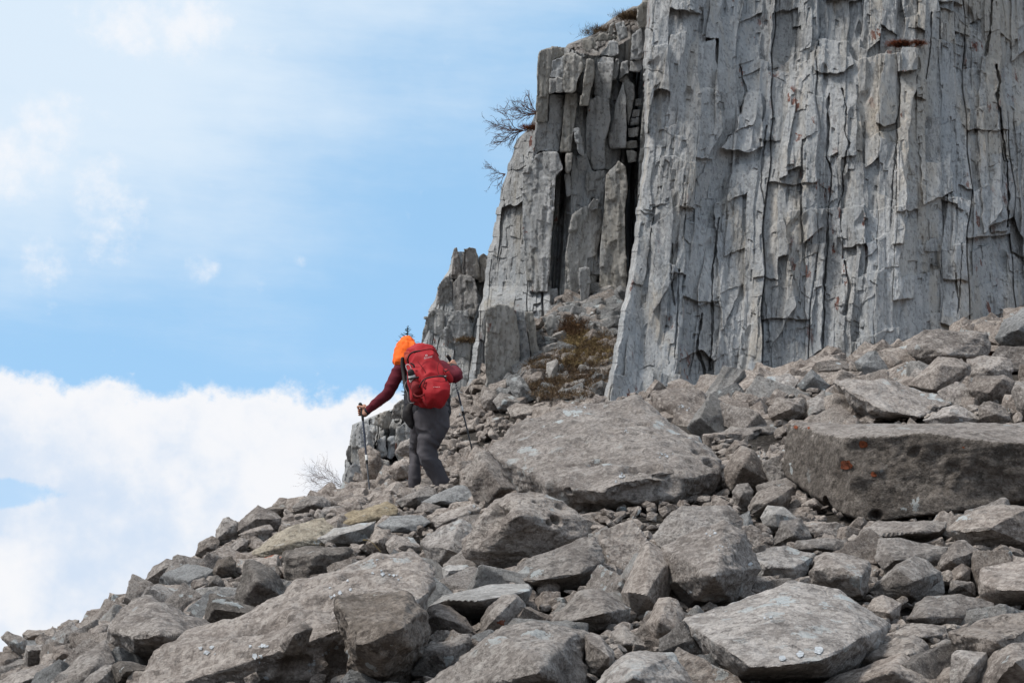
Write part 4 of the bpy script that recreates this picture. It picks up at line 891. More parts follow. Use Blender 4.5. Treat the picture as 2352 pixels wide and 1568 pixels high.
def wall(name, mat, yr, left, right, nx, ny, dfun, disp, wrap_left=0, wrap_top=0, label=None, wrap_right=0, jag=0, parent=None, top=None):
    """rock face measured on its outline; the rims turn back so the face is the front of a solid mass"""
    yy = np.linspace(yr[0], yr[1], ny); s = np.linspace(0, 1, nx)
    if yr[0] < -50: yy = np.interp(s if nx == ny else np.linspace(0, 1, ny), [0, .07, 1], [yr[0], -6, yr[1]])
    if right[0][1] > 2500: s = np.interp(s, [0, .95, 1], [0, .80, 1])
    S, Y = np.meshgrid(s, yy)
    XL = interp(Y, left) + (jag * p2(Y * .03, Y * 0 + 2.2, 31) + jag * .6 * (rnd(np.floor(Y / 17).astype(np.int64), seed=77) - .5) if jag else 0)
    XR = interp(Y, right)
    X = XL + (XR - XL) * S
    if top: Y = Y + (interp(X, top) + 3 * (rnd(np.floor(X / 7).astype(np.int64), seed=5) - .5) - yr[0]) * np.exp(-(Y - yr[0]) / 50)
    D = dfun(X, Y); px = D / FO
    d = disp(X, Y) * px                                     # displacement measured in picture widths -> metres
    D2 = D - d
    if wrap_left: D2 = D2 + wrap_left * np.clip(1 - (X - XL) / 12.0, 0, 1) ** 2 * .6
    P = W(X, Y, D2)
    tn = TONE.pop('t', np.full_like(X, .5)); hu = TONE.pop('h', np.full_like(X, .5)); pad = [P.shape[1]]
    cols = [P]
    if wrap_left:
        for k, (dx, dd) in enumerate(((3, .35), (7, .8), (12, 1.4), (18, 2.2), (25, 3.2), (36, 5.0))):
            yk = Y[:, :1]; nz_ = .22 * (rnd(np.floor(yk / (23. + 5 * k) + .3 * k).astype(np.int64), seed=300 + k) - .5) + .16 * p2(yk / 11., yk * 0 + k * 3.3, 61)
            cols.insert(0, W(XL[:, :1] + dx + 3.0 * (rnd(np.floor(yk / 31. + .4 * k).astype(np.int64), seed=310 + k) - .5), yk, D2[:, :1] + (dd + nz_) * wrap_left))
    if wrap_right:
        for k, (dx, dd) in enumerate(((6, 1.0), (16, 2.5), (30, 5.0))):
            cols.append(W(XR[:, :1] - dx, Y[:, :1], D2[:, -1:] + dd * wrap_right))
    P = np.concatenate(cols, 1)
    if wrap_top:
        top = P[:1]; rows = []
        for dz, dy in ((.02, .35), (.05, 1.2), (-.2, 3.0), (-.6, 6.0)):
            q = top.copy(); q[..., 1] += dy * wrap_top; q[..., 2] += dz; rows.insert(0, q)
        P = np.concatenate(rows + [P], 0)
    nr, nc = P.shape[:2]; er = nr - tn.shape[0]; el = 6 if wrap_left else 0; ec = nc - tn.shape[1] - el
    tn = np.pad(tn, ((er, 0), (el, ec)), 'edge'); hu = np.pad(hu, ((er, 0), (el, ec)), 'edge')
    base = np.array([P[..., 0].mean(), P[..., 1].mean(), P[..., 2].min()])
    me = mesh_np(name, (P - base).reshape(-1, 3), grid_faces(nr, nc)[:, ::-1], mat, False)
    set_attr(me, 'tone', tn); set_attr(me, 'hue', hu)
    o = link(name, me, base, parent)
    if parent is None: tag(o, label, kind='structure')
    return o

# main wall ---------------------------------------------------------
ML = [(-420, 1530), (0, 1488), (80, 1484), (150, 1477), (330, 1480), (470, 1464), (600, 1450), (720, 1426), (830, 1406), (910, 1388), (1000, 1372)]
def slant(X, Y, k0=.115, k1=-.035):
    k = k0 + (k1 - k0) * np.clip((X - 1420) / 900, -.2, 1.5)
    return X + k * (Y - 500)
def main_D(X, Y):
    D = 20.6 + (X - 1400) * .0028 + (900 - Y) * .0026
    D = D + .30 * np.sin((X - 1380) / 150.0) - .25 * np.exp(-((X - 1560) / 70.0) ** 2) + .22 * p2(X / 190., Y / 700., 3) * 2
    return D
CR = [([(2290, 150), (2297, 190), (2290, 215), (2300, 300), (2308, 330), (2314, 400), (2316, 470), (2312, 520)], 3.2, 45),
      ([(2280, 0), (2274, 60), (2268, 100), (2262, 130)], 2.6, 35), ([(2306, 330), (2303, 350), (2305, 370), (2314, 372)], 1.6, 25),
      ([(1905, 215), (1900, 260), (1903, 300), (1897, 360), (1912, 400), (1906, 450), (1900, 500), (1902, 560), (1893, 640), (1890, 760), (1889, 838)], 2.4, 30),
      ([(1935, 205), (1944, 250), (1940, 300), (1950, 330), (1936, 400), (1938, 440), (1925, 480)], 1.8, 22),
      ([(1652, 500), (1645, 560), (1637, 610), (1634, 700), (1636, 780), (1630, 850)], 2.6, 34), ([(1612, 720), (1600, 800), (1618, 850), (1630, 925)], 3.0, 40),
      ([(1482, 160), (1478, 330), (1468, 460)], 3.0, 60), ([(1560, 620), (1556, 720), (1550, 820)], 1.8, 20),
      ([(1760, 290), (1752, 360), (1748, 430), (1756, 470)], 1.8, 18), ([(2060, 330), (2050, 420), (2046, 520)], 1.8, 18), ([(1940, 600), (1952, 660), (1940, 720)], 3.0, 26),
      ([(1700, 150), (1712, 210), (1700, 260)], 2.2, 20), ([(2140, 30), (2136, 120), (2128, 180)], 2.0, 22), ([(1545, 560), (1540, 640), (1549, 700)], 2.2, 20), ([(2210, 560), (2206, 640), (2200, 720)], 1.8, 20)]
PANELS = [  # polygon, forward offset in picture widths, tilt u, tilt v
    ([(1880, 90), (1950, 95), (1960, 150), (1935, 168), (1870, 165), (1872, 110)], 14, .05, .0),
    ([(1840, 215), (1905, 225), (1898, 350), (1890, 520), (1845, 560), (1842, 420), (1850, 300)], 16, -.30, .02),
    ([(2035, 115), (2075, 120), (2068, 170), (2060, 280), (2032, 290), (2010, 280), (2022, 180)], 30, -.35, .0),
    ([(2072, 108), (2110, 112), (2104, 200), (2088, 300), (2078, 560), (2050, 560), (2062, 300)], 26, .35, .0),
    ([(1658, 342), (1690, 300), (1712, 215), (1748, 210), (1755, 300), (1752, 340), (1720, 350), (1690, 346)], 26, .0, .10),
    ([(1775, 30), (1835, 20), (1830, 120), (1800, 150), (1770, 130)], -22, .1, 0),
    ([(1930, 480), (1985, 470), (1990, 560), (1935, 570)], 20, .25, 0), ([(1500, 520), (1555, 470), (1590, 480), (1560, 620), (1500, 720)], 12, -.3, 0),
    ([(2255, 130), (2300, 140), (2296, 300), (2303, 480), (2260, 540), (2245, 300)], 16, .15, 0),
    ([(2270, 520), (2330, 500), (2352, 560), (2352, 640), (2290, 620)], -26, 0, .2), ([(2190, 560), (2225, 560), (2235, 720), (2205, 740)], 12, -.3, 0),
    ([(1560, 830), (1610, 800), (1640, 830), (1640, 930), (1590, 910)], -30, 0, 0), ([(1850, 560), (1895, 560), (1888, 800), (1850, 830)], 10, .35, 0),
    ([(1420, 700), (1470, 480), (1500, 480), (1480, 700), (1455, 930), (1400, 930)], 10, -.5, 0), ([(1580, 110), (1640, 90), (1660, 300), (1600, 420), (1570, 300)], 12, .4, 0),
    ([(2110, 300), (2180, 280), (2190, 440), (2120, 470)], 12, .1, .1), ([(1990, 560), (2030, 540), (2040, 760), (1995, 820)], 14, -.35, 0),
    ([(1745, 540), (1800, 500), (1830, 700), (1770, 800)], 10, .3, 0), ([(1640, 470), (1700, 420), (1720, 620), (1660, 760)], 12, -.25, 0)]
def main_disp(X, Y):
    u = slant(X, Y); v = Y
    z4 = np.zeros_like(u) + .4
    d = np.zeros_like(X)
    o, h1, e1, c1, eu = seg(u, v, 88, 300, 1, 13, .27, slope=.4); d += o
    d -= 20 * np.exp(-(eu / 2.0) ** 2) * (c1 > .88)
    o, h2, e2, c2, eu = seg(u, v, 36, 165, 21, 5.6, .38, slope=.8, tv=.16); d += o
    d -= 8 * np.exp(-(eu / 1.1) ** 2) * (c2 > .90)
    msk = np.clip(.42 + 1.8 * p2(u / 80., v / 150., 91), .1, 1.2)
    o, h3, _, _, _ = seg(u, v, 16, 78, 41, 2.4, .38, slope=.9); d += o * msk
    o, h4, _, _, _ = seg(u, v, 7.0, 26, 81, .9, .36, slope=1.0); d += o * msk
    o, h5, _, c5, e5 = seg(u, v, 9.0, 20, 85, 1.0, .2); d -= 5.0 * (h5 > .955) * np.clip(e5 / 1.5, 0, 1)        # small slots where flakes have dropped out
    d += 8 * scallop(np.stack([u / 34., v / 130., z4], -1), 95) + 3.2 * scallop(np.stack([u / 14., v / 46., z4], -1), 96)
    d += 3.5 * p2(u / 40., v / 130., 12) + 1.6 * p2(u / 12., v / 26., 13) + .7 * p2(u / 4., v / 8., 14)
    d -= 14 * np.clip(p2(u / 26., v / 60., 15) - .34, 0, 1) * 3
    TONE['t'] = .34 * h1 + .36 * h2 + .3 * h3; TONE['h'] = np.clip(.45 * h2 + .3 * rnd((h1 * 9999).astype(np.int64), seed=4) + .25 * h3 + .5 * p2(u / 150., v / 400., 33) + .20 * np.clip((X - 1750) / 500, 0, 1), 0, 1)
    for poly, f, tu, tv in PANELS:
        a = np.array(poly, float); b = 3.0
        wx = X + 5 * p2(X / 14., Y / 22., 51); wy = Y + 5 * p2(X / 16., Y / 18., 52)
        m = ((X > a[:, 0].min() - 9) & (X < a[:, 0].max() + 9) & (Y > a[:, 1].min() - 9) & (Y < a[:, 1].max() + 9))
        ins = np.zeros_like(m); ins[m] = inpoly(wx[m], wy[m], a)
        d = np.where(ins, d * .8 + f + tu * (X - a[:, 0].mean()) + tv * (Y - a[:, 1].mean()), d)
    jx = X + 1.6 * p2(X / 9., Y / 9., 55) + 1.5 * (rnd(np.floor(Y / 23.).astype(np.int64), seed=57) - .5) + 2.0 * p2(X / 30., Y / 50., 56)
    wv = .35 + .9 * np.clip(.5 + 1.6 * p2(X / 40., Y / 26., 58), 0, 1.3)
    for pl, wd, dep in CR:
        d -= dep * .7 * np.exp(-(pdist(jx, Y, pl) / (wd * wv)) ** 4)
    d -= 40 * np.clip((Y - 880) / 120, 0, 1) * 0
    return d
MAIN = wall('cliff', CLIFF, (-420, 1010), ML, [(-420, 2620), (1010, 2620)], 960, 960, main_D, main_disp, wrap_left=1.0, wrap_top=1.0, jag=5)

# left buttress ------------------------------------------------------
BL = [(95, 1240), (120, 1238), (220, 1234), (290, 1222), (318, 1186), (380, 1166), (470, 1146), (560, 1126), (640, 1112), (700, 1104), (760, 1094), (850, 1080), (950, 1062)]
BR = [(95, 1540), (200, 1600), (330, 1600), (600, 1560), (640, 1500), (700, 1440), (760, 1400), (850, 1330), (960, 1250)]
def butt_D(X, Y):
    D = 27.35 - (Y - 100) * .0016 + .0035 * np.clip(X - 1260, 0, 400) + .9 * np.clip((X - 1440) / 60, 0, 1)
    D = D + 1.0 * np.clip((1300 - X) / 160, 0, 1) * np.clip((712 - Y) / 55, 0, 1)
    D = D - .38 * np.clip((X - 1300) / 12, 0, 1) * np.clip((1446 - X) / 10, 0, 1) * np.clip((660 - Y) / 30, 0, 1) + .3 * np.exp(-((X - 1452) / 14.) ** 2)
    return D
def butt_disp(X, Y):
    u = X + .07 * (Y - 500) + .13 * np.clip(500 - Y, -400, 400) * (X < 1260) * 0; v = Y
    d = np.zeros_like(X)
    o, h1, e1, c1, eu = seg(u, v, 46, 220, 301, 8, .24); d += o
    d -= 22 * np.exp(-(eu / 2.4) ** 2) * (c1 > .55)
    o, h2, e2, c2, eu = seg(u, v, 22, 90, 321, 3.6, .28); d += o
    d -= 8 * np.exp(-(eu / 1.4) ** 2) * (c2 > .7)
    o, h3, e3, _, _ = seg(u, v, 10, 46, 341, 1.6, .3); d += o
    d += 5 * scallop(np.stack([u / 30., v / 70., np.zeros_like(u) + .4], -1), 395)
    TONE['t'] = .5 * h1 + .5 * h2; TONE['h'] = .6 * h2 + .4 * h3
    d += 2.5 * p2(u / 34., v / 100., 312) + 1.5 * p2(u / 10., v / 22., 313) + .7 * p2(u / 4., v / 8., 314)
    d -= 60 * np.exp(-((X - (1452 - (Y - 400) * .03)) / 4.8) ** 4) * (Y > 365) * (Y < 645)
    d -= 60 * np.exp(-((X - (1290 - (Y - 500) * .07)) / 6.) ** 4) * (Y > 200) * (Y < 690)
    return d
BUT = wall('cliff_buttress', BUTT, (95, 960), BL, BR, 560, 900, butt_D, butt_disp, wrap_left=.9, wrap_top=1.0, jag=7, top=[(1236, 124), (1245, 114), (1270, 110), (1300, 108), (1330, 122), (1380, 130), (1400, 118), (1430, 100), (1500, 60)])

def col(label, reg, outline, ridge=(), D=27.0, t=.9, mat=None, rough=1.0, name='rock_column', parent=None, **kw):
    """a block split off the face: its outline pushed back into the rock, remeshed and broken"""
    ol = np.array(ov(reg, outline)); n = len(ol)
    _seed[0] += 7; r = np.random.default_rng(_seed[0])
    dense = []
    for i in range(n):
        a, b = ol[i], ol[(i + 1) % n]; k = max(1, int(np.hypot(*(b - a)) / 9))
        for q in range(k): dense.append(a + (b - a) * q / k)
    ol = np.array(dense) + r.normal(0, .25, (len(dense), 2)) * rough; n = len(ol)
    c = ol.mean(0); tu = r.uniform(-.5, .5); tv = r.uniform(-.08, .08); px = D / FO
    def dd(x, y): return (tu * (x - c[0]) + tv * (y - c[1])) * px
    F = W(ol[:, 0], ol[:, 1], D + dd(ol[:, 0], ol[:, 1]))
    Bk = c + (ol - c) * .9; Bk = W(Bk[:, 0], Bk[:, 1], np.full(n, D + t))
    bm = bmesh.new()
    fv = [bm.verts.new(p) for p in F]; bv = [bm.verts.new(p) for p in Bk]
    bm.faces.new(fv); bm.faces.new(bv[::-1])
    for i in range(n): bm.faces.new((fv[i], bv[i], bv[(i + 1) % n], fv[(i + 1) % n]))
    bmesh.ops.recalc_face_normals(bm, faces=bm.faces)
    me = bpy.data.meshes.new('tmp'); bm.to_mesh(me); bm.free()
    o = bpy.data.objects.new('tmp', me); COL.objects.link(o)
    md = o.modifiers.new('r', 'REMESH'); md.mode = 'VOXEL'; md.voxel_size = .017; md.adaptivity = 0
    dg = bpy.context.evaluated_depsgraph_get(); ev = o.evaluated_get(dg); m2 = ev.to_mesh()
    V = np.empty(len(m2.vertices) * 3); m2.vertices.foreach_get('co', V); V = V.reshape(-1, 3)
    Nn = np.empty(len(m2.vertices) * 3); m2.vertices.foreach_get('normal', Nn); Nn = Nn.reshape(-1, 3)
    Q = np.empty(len(m2.polygons) * 4, np.int32); m2.loops.foreach_get('vertex_index', Q) if len(m2.loops) == len(Q) else None
    ev.to_mesh_clear(); bpy.data.objects.remove(o); bpy.data.meshes.remove(me)
    X, Y, _ = PJ(V); sd_ = _seed[0]
    d = seg(X, Y, 15, 90, sd_, 1.1, .22)[0] + seg(X, Y, 6.5, 30, sd_ + 1, .4, .2)[0]
    ch = seg(X, Y, 11, 26, sd_ + 2, 1, .4); d -= 2.2 * (ch[1] > .92)
    d = d * px + .007 * fbm(V * 5.1, 3, sd_)
    V = V + Nn * (d * rough)[:, None] * (np.abs(Nn[:, 1:2]) * .8 + .2)
    base = np.array([V[:, 0].mean(), V[:, 1].mean(), V[:, 2].min()])
    m3 = mesh_np(name, V - base, Q.reshape(-1, 4), mat or BUTT, False)
    set_attr(m3, 'tone', .5 * r.random() + .5 * seg(X, Y, 15, 90, sd_, 2.6, .30)[1]); set_attr(m3, 'hue', np.full(len(V), r.random()))
    return link(name, m3, base, parent)
BCOLS = [
 ('H', [(383,770),(385,560),(388,430),(398,350),(415,315),(470,300),(560,296),(560,350),(500,372),(480,480),(462,590),(458,765)], [(440,420,-.08),(430,700,-.1)], 26.6),
 ('H', [(480,380),(560,350),(562,480),(556,490),(470,490),(478,440)], [], 26.5),
 ('H', [(465,492),(552,492),(555,578),(465,590)], [], 26.4),
 ('H', [(556,345),(600,325),(668,360),(680,430),(645,500),(632,572),(600,586),(557,580)], [(628,420,-.12),(612,575,-.1)], 26.3),
 ('H', [(462,592),(562,590),(548,760),(528,955),(400,950),(355,1030),(372,900),(380,772),(460,765)], [(400,800,-.06)], 26.7),
 ('H', [(568,590),(638,588),(636,700),(618,830),(600,955),(532,955),(548,780)], [(610,620,-.06)], 26.6),
 ('H', [(702,370),(750,375),(748,470),(728,570),(710,668),(658,662),(680,520)], [(735,400,-.08),(700,650,-.06)], 26.2),
 ('H', [(768,358),(872,360),(866,480),(850,620),(770,640),(745,590),(752,480)], [(830,380,-.08)], 26.9),
 ('H', [(720,630),(760,600),(842,628),(850,760),(815,900),(818,1060),(745,1072),(690,960),(695,760)], [(780,800,-.12)], 26.8),
 ('H', [(882,365),(908,370),(900,450),(884,505),(860,500)], [], 27.0),
 ('H', [(862,760),(885,640),(930,508),(946,600),(952,790),(946,930),(850,930),(832,860)], [(920,700,-.1)], 26.9),
 ('H', [(300,1060),(355,1030),(400,950),(525,957),(556,1060),(508,1100),(502,1250),(490,1400),(474,1570),(468,1700),(455,1830),(330,1832),(310,1600),(296,1300)], [(500,1080,-.1),(420,1400,-.14),(330,1300,.05)], 26.5),
 ('H', [(508,1104),(560,1090),(562,1180),(548,1300),(530,1560),(520,1820),(480,1830),(476,1560),(495,1350)], [], 27.6),
 ('H', [(572,965),(612,960),(606,1060),(590,1090),(562,1078)], [(600,1000,-.05)], 26.4),
 ('H', [(562,1095),(590,1095),(610,1220),(575,1240)], [], 26.6),
 ('H', [(622,810),(662,815),(685,960),(680,985),(650,960)], [(655,860,-.05)], 26.5),
 ('H', [(985,220),(1068,160),(1075,200),(1062,320),(1040,370),(972,380),(980,300)], [(1050,240,-.08)], 26.6),
 ('H', [(972,385),(1045,375),(1050,430),(1030,450),(968,450)], [], 26.7),
 ('H', [(1020,40),(1060,10),(1108,6),(1100,160),(1030,180),(1012,120)], [(1080,80,-.08)], 26.3),
 ('H', [(880,150),(935,130),(955,230),(905,262)], [(925,190,-.05)], 27.2),
 ('H', [(845,150),(870,145),(862,220),(832,225)], [], 27.3),
 ('H', [(675,245),(740,232),(770,290),(700,330),(672,300)], [(720,290,-.06)], 26.9),
 ('H', [(780,350),(850,250),(900,262),(905,340),(860,358)], [(850,300,-.06)], 27.2),
 ('H', [(740,240),(800,205),(900,240),(860,252),(760,262)], [], 27.3),
 ('H', [(640,985),(700,970),(740,1075),(720,1200),(640,1340),(600,1340),(640,1160)], [(690,1080,-.08)], 26.8),
 ('H', [(822,1090),(905,1010),(945,1050),(955,1180),(940,1320),(945,1500),(950,1850),(900,1880),(780,1800),(785,1560),(805,1330)], [(880,1100,-.12),(900,1500,-.14),(800,1560,-.04)], 26.2),
 ('H', [(610,1345),(690,1290),(790,1310),(800,1440),(770,1560),(760,1900),(640,2000),(560,1960),(565,1600)], [(700,1420,-.12),(660,1700,-.12)], 26.4),
 ('H', [(710,1290),(745,1240),(775,1255),(770,1310),(720,1330)], [], 26.2),
 ('H', [(945,890),(1015,882),(1020,930),(950,935)], [], 26.9), ('H', [(950,945),(1018,950),(1015,1015),(960,1022)], [], 26.8), ('H', [(960,800),(1030,798),(1020,860),(962,865)], [], 26.9),
 ('H', [(990,690),(1042,682),(1035,735),(985,735)], [], 27.0), ('H', [(970,742),(1030,740),(1025,780),(975,785)], [], 27.0), ('H', [(1005,620),(1050,615),(1045,670),(1000,665)], [], 27.1),
 ('H', [(700,1078),(815,1066),(822,1110),(800,1320),(745,1235),(705,1260),(690,1180)], [], 26.75),
 ('H', [(572,1245),(625,1235),(640,1345),(600,1360),(580,1400),(565,1560),(556,1400)], [], 26.9),
 ('H', [(1028,1050),(1045,760),(1075,520),(1100,380),(1125,380),(1115,800),(1095,1200),(1065,1500),(1010,1600),(1012,1300)], [], 26.5),
 ('H', [(905,505),(950,470),(1000,540),(1000,620),(985,690),(960,800),(948,620),(930,510)], [], 27.0),
 ('H', [(640,500),(662,420),(700,400),(690,500),(662,640),(640,640),(630,580)], [], 26.9),
 ('H', [(640,690),(700,680),(692,800),(660,820),(640,780)], [], 27.0),
 ('H', [(1065,220),(1110,160),(1112,380),(1080,380),(1050,480),(1052,380)], [], 26.8),
 ('H', [(915,390),(960,380),(965,460),(940,470),(905,500)], [], 26.9),
 ('G', [(1110,440),(1250,400),(1250,560),(1110,560)], [], 27.0),
 # lower pedestal blocks
 ('G', [(590,590),(650,560),(700,545),(790,570),(815,640),(835,800),(830,960),(760,1110),(600,1130),(590,900),(600,720)], [(700,600,-.12),(760,800,-.16),(640,900,-.08)], 24.6),
 ('G', [(790,590),(860,600),(875,700),(905,840),(915,940),(830,1000),(820,840),(800,680)], [(850,700,-.08)], 24.8),
 ('G', [(870,605),(925,600),(948,700),(955,820),(975,920),(915,945),(895,780),(875,690)], [(930,700,-.06)], 25.0),
 ('G', [(995,640),(1060,625),(1140,700),(1160,790),(1175,850),(1080,870),(1040,800),(1015,720)], [(1100,720,-.1)], 25.4),
 ('G', [(1245,300),(1320,295),(1325,400),(1310,590),(1262,580),(1250,450)], [(1300,400,-.05)], 26.0),
 ('G', [(975,860),(1030,840),(1070,880),(1060,930),(990,925)], [(1030,880,-.05)], 25.2),
 ('G', [(1275,700),(1330,690),(1375,710),(1365,770),(1300,790),(1275,750)], [(1330,730,-.06)], 26.2),
 ('G', [(1395,780),(1440,755),(1485,790),(1480,840),(1400,840)], [(1440,800,-.06)], 25.8),
 ('G', [(1010,460),(1100,440),(1105,520),(1090,560),(1010,545)], [], 26.6),
]
for reg, outl, rdg, D in BCOLS:
    col(None, reg, outl, rdg, D=D, parent=BUT)
for c in BUT.children: c.matrix_parent_inverse = Matrix.Translation(-BUT.location)

# farther ridge at the left and the low outcrop below it --------------
FL = [(566, 1042), (600, 1034), (650, 1008), (720, 984), (790, 966), (900, 958), (1010, 950)]
FR = [(566, 1140), (700, 1140), (1010, 1110)]
def far_disp(X, Y):
    d = np.zeros_like(X)
    up = np.clip((740 - Y) / 60, 0, 1)
    o, _, _, c, eu = seg(X + .15 * (Y - 700), Y, 30, 110, 501, 10, .4); d += o - 12 * np.exp(-(eu / 1.6) ** 2) * (c > .6)
    o, _, _, _, _ = seg(X, Y, 12, 34, 521, 5, .5); d += o * (.5 + up)
    o, _, _, _, _ = seg(X, Y, 6, 14, 541, 2, .5); d += o * (.5 + up)
    return d + 2 * p2(X / 12., Y / 20., 5)
def top_jag(X, Y): return 0
FAR = wall('far_cliff', BUTT, (566, 1010), FL, FR, 260, 560, lambda X, Y: 33.0 - (Y - 560) * .008 + .004 * (X - 1000), far_disp, wrap_left=1.0, wrap_top=1.0, jag=7, top=[(1030, 600), (1040, 575), (1058, 590), (1064, 578), (1092, 574), (1100, 592), (1140, 580)])
for outl, D, m in (([(1036,640),(1040,590),(1042,570),(1050,566),(1056,590),(1062,640)],32.2,BRWN), ([(1060,640),(1064,578),(1078,565),(1094,568),(1098,600),(1100,640)],32.0,BRWN), ([(1098,650),(1100,588),(1112,580),(1122,590),(1124,650)],32.1,BRWN),
                   ([(1004,720),(1006,660),(1016,640),(1030,632),(1038,660),(1042,740),(1010,760)],32.0,BRWN), ([(1038,740),(1040,650),(1060,630),(1090,640),(1100,700),(1080,760)],31.9,BRWN),
                   ([(966,800),(972,760),(984,720),(1000,704),(1020,712),(1024,790),(1018,900),(975,905)],31.4,BUTT), ([(1020,900),(1022,760),(1040,715),(1075,712),(1082,780),(1076,900)],31.2,BUTT), ([(958,930),(964,870),(1000,880),(1012,960),(965,980)],30.9,BUTT)):
    col(None, 'O', outl, [], D=D, parent=FAR, mat=m, rough=1.5, t=1.0)
for c in FAR.children: c.matrix_parent_inverse = Matrix.Translation(-FAR.location)
LL = [(925, 940), (950, 868), (975, 812), (1000, 806), (1030, 800), (1060, 792), (1100, 785), (1160, 775)]
LR = [(925, 985), (1160, 1010)]
def low_disp(X, Y):
    d = np.zeros_like(X)
    o, _, _, c, eu = seg(X + .1 * (Y - 1000), Y, 26, 60, 601, 9, .4); d += o - 10 * np.exp(-(eu / 1.6) ** 2) * (c > .5)
    o, _, _, _, _ = seg(X, Y, 11, 24, 621, 4, .5); d += o
    return d + 2 * p2(X / 12., Y / 20., 6)
LOW = wall('low_outcrop', BUTT, (930, 1165), LL, LR, 240, 240, lambda X, Y: 25.6 - (Y - 930) * .006 + .0 * X, low_disp, wrap_left=.5, wrap_top=.5, jag=6)
for outl, D, m in (([(806,1060),(808,1000),(818,980),(845,972),(862,985),(858,1040),(850,1070),(820,1075)],24.4,BUTT), ([(784,1130),(792,1090),(800,1068),(840,1068),(850,1090),(835,1140),(790,1150)],24.2,BUTT), ([(795,1040),(800,1022),(812,1018),(815,1050),(798,1060)],24.6,BRWN),
                   ([(862,1050),(866,1010),(885,1002),(888,1050)],24.5,BUTT), ([(888,1052),(890,1005),(905,1000),(910,1040),(900,1055)],24.5,BUTT), ([(905,1040),(910,985),(940,960),(975,965),(985,1020),(960,1060),(915,1060)],24.4,BUTT),
                   ([(830,1110),(838,1060),(870,1050),(895,1060),(900,1110),(870,1140)],23.8,BRWN), ([(858,975),(866,950),(895,940),(905,960),(890,985)],24.6,BRWN), ([(900,960),(905,930),(925,915),(940,930),(935,965)],24.7,BRWN)):
    col(None, 'O', outl, [], D=D, parent=LOW, mat=m, rough=1.3, t=.6)
for c in LOW.children: c.matrix_parent_inverse = Matrix.Translation(-LOW.location)
# debris slope on the shoulder above the buttress
TOPL = [(20, 1462), (45, 1420), (70, 1372), (90, 1352), (105, 1300), (140, 1290)]
def top_D(X, Y): return 29.5 - (Y - 20) * .012
TOP = wall('cliff_shoulder', BRWN, (15, 150), [(15, 1455), (40, 1410), (62, 1380), (80, 1364), (92, 1330), (102, 1306), (118, 1296), (150, 1290)], [(15, 1520), (150, 1520)], 120, 90, top_D,
           lambda X, Y: seg(X, Y, 18, 16, 701, 9, .5, tv=.4)[0] + seg(X, Y, 8, 8, 721, 4, .5, tv=.4)[0], wrap_left=.6, wrap_top=.8, jag=5)

# ------------------------------------------------------------------ the walker
def simple(name, col_, rough=.8, nscale=60, namp=.12, bump=.3, spec=.3, bd=.004, **extra):
    m, n = newmat(name)
    P = n.n('ShaderNodeTexCoord').outputs['Object']
    f = n.noise(P, nscale, 4, .6); g = n.noise(P, 5.0, 4, .6)
    c = n.mix(n.m('MULTIPLY', n.m('ADD', f, g), .5), tuple(v * (1 - namp * 2) for v in col_), tuple(min(1, v * (1 + namp * 2)) for v in col_))
    finish(n, c, rough, n.m('ADD', f, n.m('MULTIPLY', g, .6)), bump, bd, spec, **extra)
    return m
M_SKIN = simple('skin', (.50, .27, .19), .55, 90, .10)
M_SLEEVE = simple('maroon_fleece', (.115, .013, .024), .9, 140, .22, .5)
M_VEST = simple('black_softshell', (.020, .021, .027), .8, 90, .2, .4)
M_TROUS = simple('charcoal_trousers', (.078, .073, .082), .85, 160, .22, .4)
M_HOOD = simple('orange_hood_fabric', (.95, .145, .012), .75, 50, .06, .3)
M_REFL = simple('grey_reflective', (.38, .38, .42), .5, 80, .1)
M_PACK = simple('red_pack_fabric', (.34, .010, .016), .7, 110, .14, .5)
M_PACKD = simple('dark_red_pack_fabric', (.17, .010, .012), .75, 110, .15, .5)
M_LID = simple('faded_red_lid_fabric', (.42, .06, .04), .7, 100, .12, .5)
M_TRIM = simple('black_webbing', (.016, .014, .015), .7, 90, .2)
M_BOOT = simple('boot_leather', (.045, .035, .03), .7, 60, .2)
M_STEEL = simple('brushed_steel', (.62, .62, .60), .35, 60, .05, .1, .5)
M_WHITE = simple('white_print', (.80, .80, .78), .6, 60, .04, .05)
M_POLE = simple('dark_blue_pole', (.030, .036, .060), .35, 60, .1, .1, .5)
M_POLEG = simple('grey_pole', (.075, .078, .085), .4, 60, .1, .1, .5)
M_GRIP = simple('black_grip', (.018, .017, .017), .7, 90, .2)
M_CORK = simple('cork', (.55, .42, .28), .8, 90, .15)
PD = 19.5
def rg(reg, x, y): 
    q = ov(reg, [(x, y)])[0]; return q[0], q[1]
REG['Z'] = (1600, 1380, .16582); REG['Q'] = (1400, 1600, .2806); REG['R'] = (1720, 1400, .2806)
